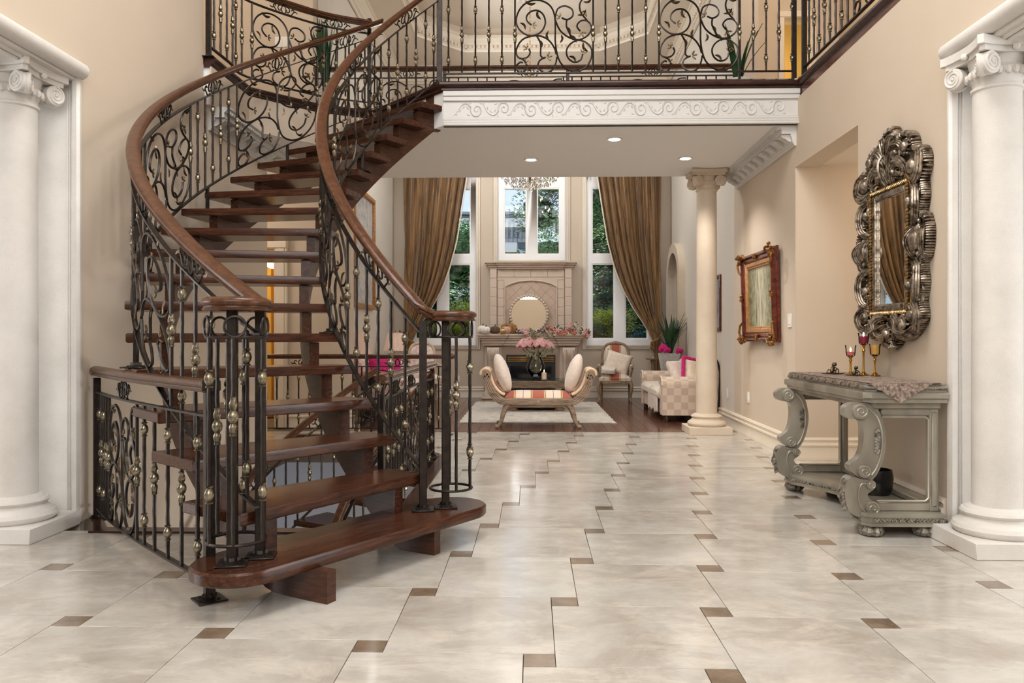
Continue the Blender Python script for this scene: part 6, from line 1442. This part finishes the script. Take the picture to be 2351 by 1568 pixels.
# lower floor glimpsed under the treads
lc = thing('maple_chair', 'honey maple chair back seen on the lower floor beneath the treads', 'chair', (-1.9, 7.2, -3.0)); m = MB()
m.prism([(-2.12 + x, 7.3, -.75 + z) for x, z in [tuple(p) for p in cat([(0, -.3), (0, .08), (.05, .15), (.14, .18), (.3, .18), (.42, .12), (.42, -.3)], 4)]], (0, .03, 0)); obj('backrest', m, M['orangewood'], lc)
m = MB(); m.box(-2.12, -1.70, 7.0, 7.33, -1.09, -1.05, .01); obj('seat', m, M['orangewood'], lc)
for x in (-2.10, -1.72):
    for y in (7.02, 7.3): m = MB(); m.box(x - .02, x + .02, y - .02, y + .02, -3.0, -1.06, .004); obj('leg', m, M['orangewood'], lc)
fl2 = thing('glowing_lamp', 'lit lamp with a white shade inside the yellow room beyond the doorway', 'lamp', (-3.55, 10.8, 0)); m = MB(); m.lathe([(.15, 0), (.15, .02), (.02, .04), (.02, 2.05), (0, 2.05)], (0, 0, 0), 14); obj('base', m, M['brass'], fl2, local=True); m = MB(); m.lathe([(.02, 2.02), (.14, 2.08), (.22, 2.2), (.2, 2.2), (.12, 2.1), (.02, 2.05)], (0, 0, 0), 24); obj('lamp_shade', m, M['shadeglow'], fl2, local=True)
lamp('yellow_room_light', 'POINT', (-3.8, 10.8, 2.3), 26, (1, .78, .4), .15); lamp('upper_room_light', 'POINT', (3.5, 11.7, 5.2), 8, (1, .76, .4), .15); lamp('upper_hall_light', 'POINT', (3.4, 9.0, 5.8), 30, (1, .86, .68), .2); lamp('left_hall_light', 'POINT', (-4.0, 8.4, 2.6), 16, (1, .9, .78), .2); lamp('upper_left_light', 'POINT', (-4.0, 7.8, 5.8), 30, (1, .88, .72), .2); lamp('basement_light', 'POINT', (-.6, 6.4, -.7), 45, (1, .95, .9), .25); lamp('passage_light', 'POINT', (3.8, 6.4, 2.3), 14, (1, .88, .7), .15)
# ---------------------------------------------------------------- the garden beyond the windows
m = MB(); m.box(-30, 30, 14.5, 60, -.7, -.4); struct('ground_lawn', m, M['grass'])
rt = random.Random(12)
def crown(t, name, mat, cells, n, sz_, seed, droop=0):
    r_ = random.Random(seed); V = []; F = []
    for i in range(n):
        c, r = cells[r_.randrange(len(cells))]; d = Vector((r_.gauss(0, 1), r_.gauss(0, 1), r_.gauss(0, 1))).normalized() * (r_.random() ** .4)
        p = Vector((c[0] + d.x * r[0], c[1] + d.y * r[1], c[2] + d.z * r[2])); out_ = Vector((d.x, d.y, .25 - droop)).normalized(); sd = out_.cross(Vector((r_.uniform(-.5, .5), r_.uniform(-.5, .5), 1))).normalized(); s_ = sz_ * r_.uniform(.6, 1.3); k = len(V)
        V += [p - sd * s_ * .35, p + out_ * s_ * .9, p + sd * s_ * .35]; F.append((k, k + 1, k + 2))
    mb = MB(); mb.add(V, F)
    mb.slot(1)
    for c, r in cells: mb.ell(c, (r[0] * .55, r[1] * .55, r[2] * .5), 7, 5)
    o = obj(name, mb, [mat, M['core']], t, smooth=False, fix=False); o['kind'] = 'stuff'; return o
def tree(x, y, h, w_, kind, label, seed):
    t = thing('conifer_tree' if kind == 'conifer' else 'leafy_tree', label, 'tree', (x, y, -.4)); r_ = random.Random(seed); m = MB(); m.tube([(x, y, -.4), (x + .1, y, h * .4), (x, y, h * .9)], .16, 8, rf=lambda q: 1.2 - q); obj('trunk', m, M['bark'], t)
    if kind == 'conifer':
        cells = []
        for k in range(16):
            q = k / 15; z = .1 + h * q
            for j in range(int(9 - 7 * q) + 1): a = r_.uniform(0, 6.28); rad = w_ * (1 - q) * .75; cells.append(((x + rad * cos(a), y + rad * sin(a), z), (w_ * (1 - q) * .45 + .15, w_ * (1 - q) * .45 + .15, .22)))
        crown(t, 'crown', M['conifer'], cells, 34000, .085, seed, .45)
    else:
        cells = [((x + r_.uniform(-w_, w_) * .7, y + r_.uniform(-w_, w_) * .7, h * r_.uniform(.4, 1)), (w_ * .4, w_ * .4, w_ * .32)) for _ in range(30)]; crown(t, 'crown', M['maple'], cells, 34000, .085, seed)
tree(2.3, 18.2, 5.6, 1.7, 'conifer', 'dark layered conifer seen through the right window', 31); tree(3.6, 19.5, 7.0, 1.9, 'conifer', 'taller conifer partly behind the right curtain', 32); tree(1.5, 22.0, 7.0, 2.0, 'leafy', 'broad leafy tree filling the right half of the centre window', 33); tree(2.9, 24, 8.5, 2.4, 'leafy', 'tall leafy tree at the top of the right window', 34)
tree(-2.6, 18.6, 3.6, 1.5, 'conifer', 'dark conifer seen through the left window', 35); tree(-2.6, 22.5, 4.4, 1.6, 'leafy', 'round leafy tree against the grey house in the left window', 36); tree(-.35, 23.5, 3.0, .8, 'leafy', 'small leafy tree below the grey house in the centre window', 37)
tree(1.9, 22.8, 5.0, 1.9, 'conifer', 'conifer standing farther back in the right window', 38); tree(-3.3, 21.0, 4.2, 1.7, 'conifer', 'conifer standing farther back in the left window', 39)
def shrub(x, y, z, r, mat, label, seed, nm='garden_bush'): t = thing(nm, label, 'bush', (x, y, -.4)); m = MB(); m.tube([(x, y, -.4), (x, y, z)], .04, 5); obj('stem', m, M['bark'], t); crown(t, 'crown', M[mat], [((x + rt.uniform(-r, r) * .5, y + rt.uniform(-r, r) * .5, z + rt.uniform(-.3, .35) * r), (r * .6, r * .6, r * .5)) for _ in range(9)], 9000, .05, seed)
shrub(1.5, 16.1, 1.25, .6, 'bush', 'yellow green bush low in the right window', 41); shrub(1.25, 15.3, .95, .4, 'bush3', 'bronze leaved bush at the sill of the right window', 42); shrub(2.2, 15.7, .75, .5, 'bush3', 'bronze leaved bush behind the right window mullion', 43); shrub(2.15, 15.15, .9, .3, 'bush2', 'blue spruce shrub beside the right curtain', 44)
shrub(-1.35, 16.3, 1.3, .6, 'bush', 'bright yellow green bush in the left window', 45); shrub(-1.7, 15.7, 1.05, .5, 'bush', 'low yellow green bush at the sill of the left window', 46); shrub(-2.2, 15.9, 1.0, .5, 'bush3', 'bronze bush low behind the left curtain', 47)
hs = thing('neighbour_house', 'grey blue modern house with a pale eave beyond the left and centre windows', 'building', (-5, 30, -.4))
m = MB(); m.box(-9, -.2, 29, 36, -.4, 4.97); obj('wall', m, M['slate'], hs); m = MB(); m.box(-9.5, .1, 28.4, 36.5, 4.97, 5.42, .02); obj('fascia', m, M['palegrey'], hs); m = MB(); m.box(-9.6, .2, 28.3, 36.6, 5.42, 5.54, .02); obj('roof', m, M['roofdark'], hs)
m = MB(); m.box(-2.6, -.5, 27.2, 29.1, 3.95, 4.3, .02); obj('porch_roof', m, M['palegrey'], hs)
for x0, x1, z0, z1 in ((-4.8, -4.2, 3.2, 5.0), (-2.4, -1.7, 3.8, 5.0)): m = MB(); m.box(x0, x1, 28.95, 29.02, z0, z1, .02); w_ = obj('window', m, M['roofdark'], hs); m = MB(); m.box(x0 + .06, x1 - .06, 28.93, 28.96, z0 + .06, z1 - .06); obj('pane', m, M['pane'], w_)
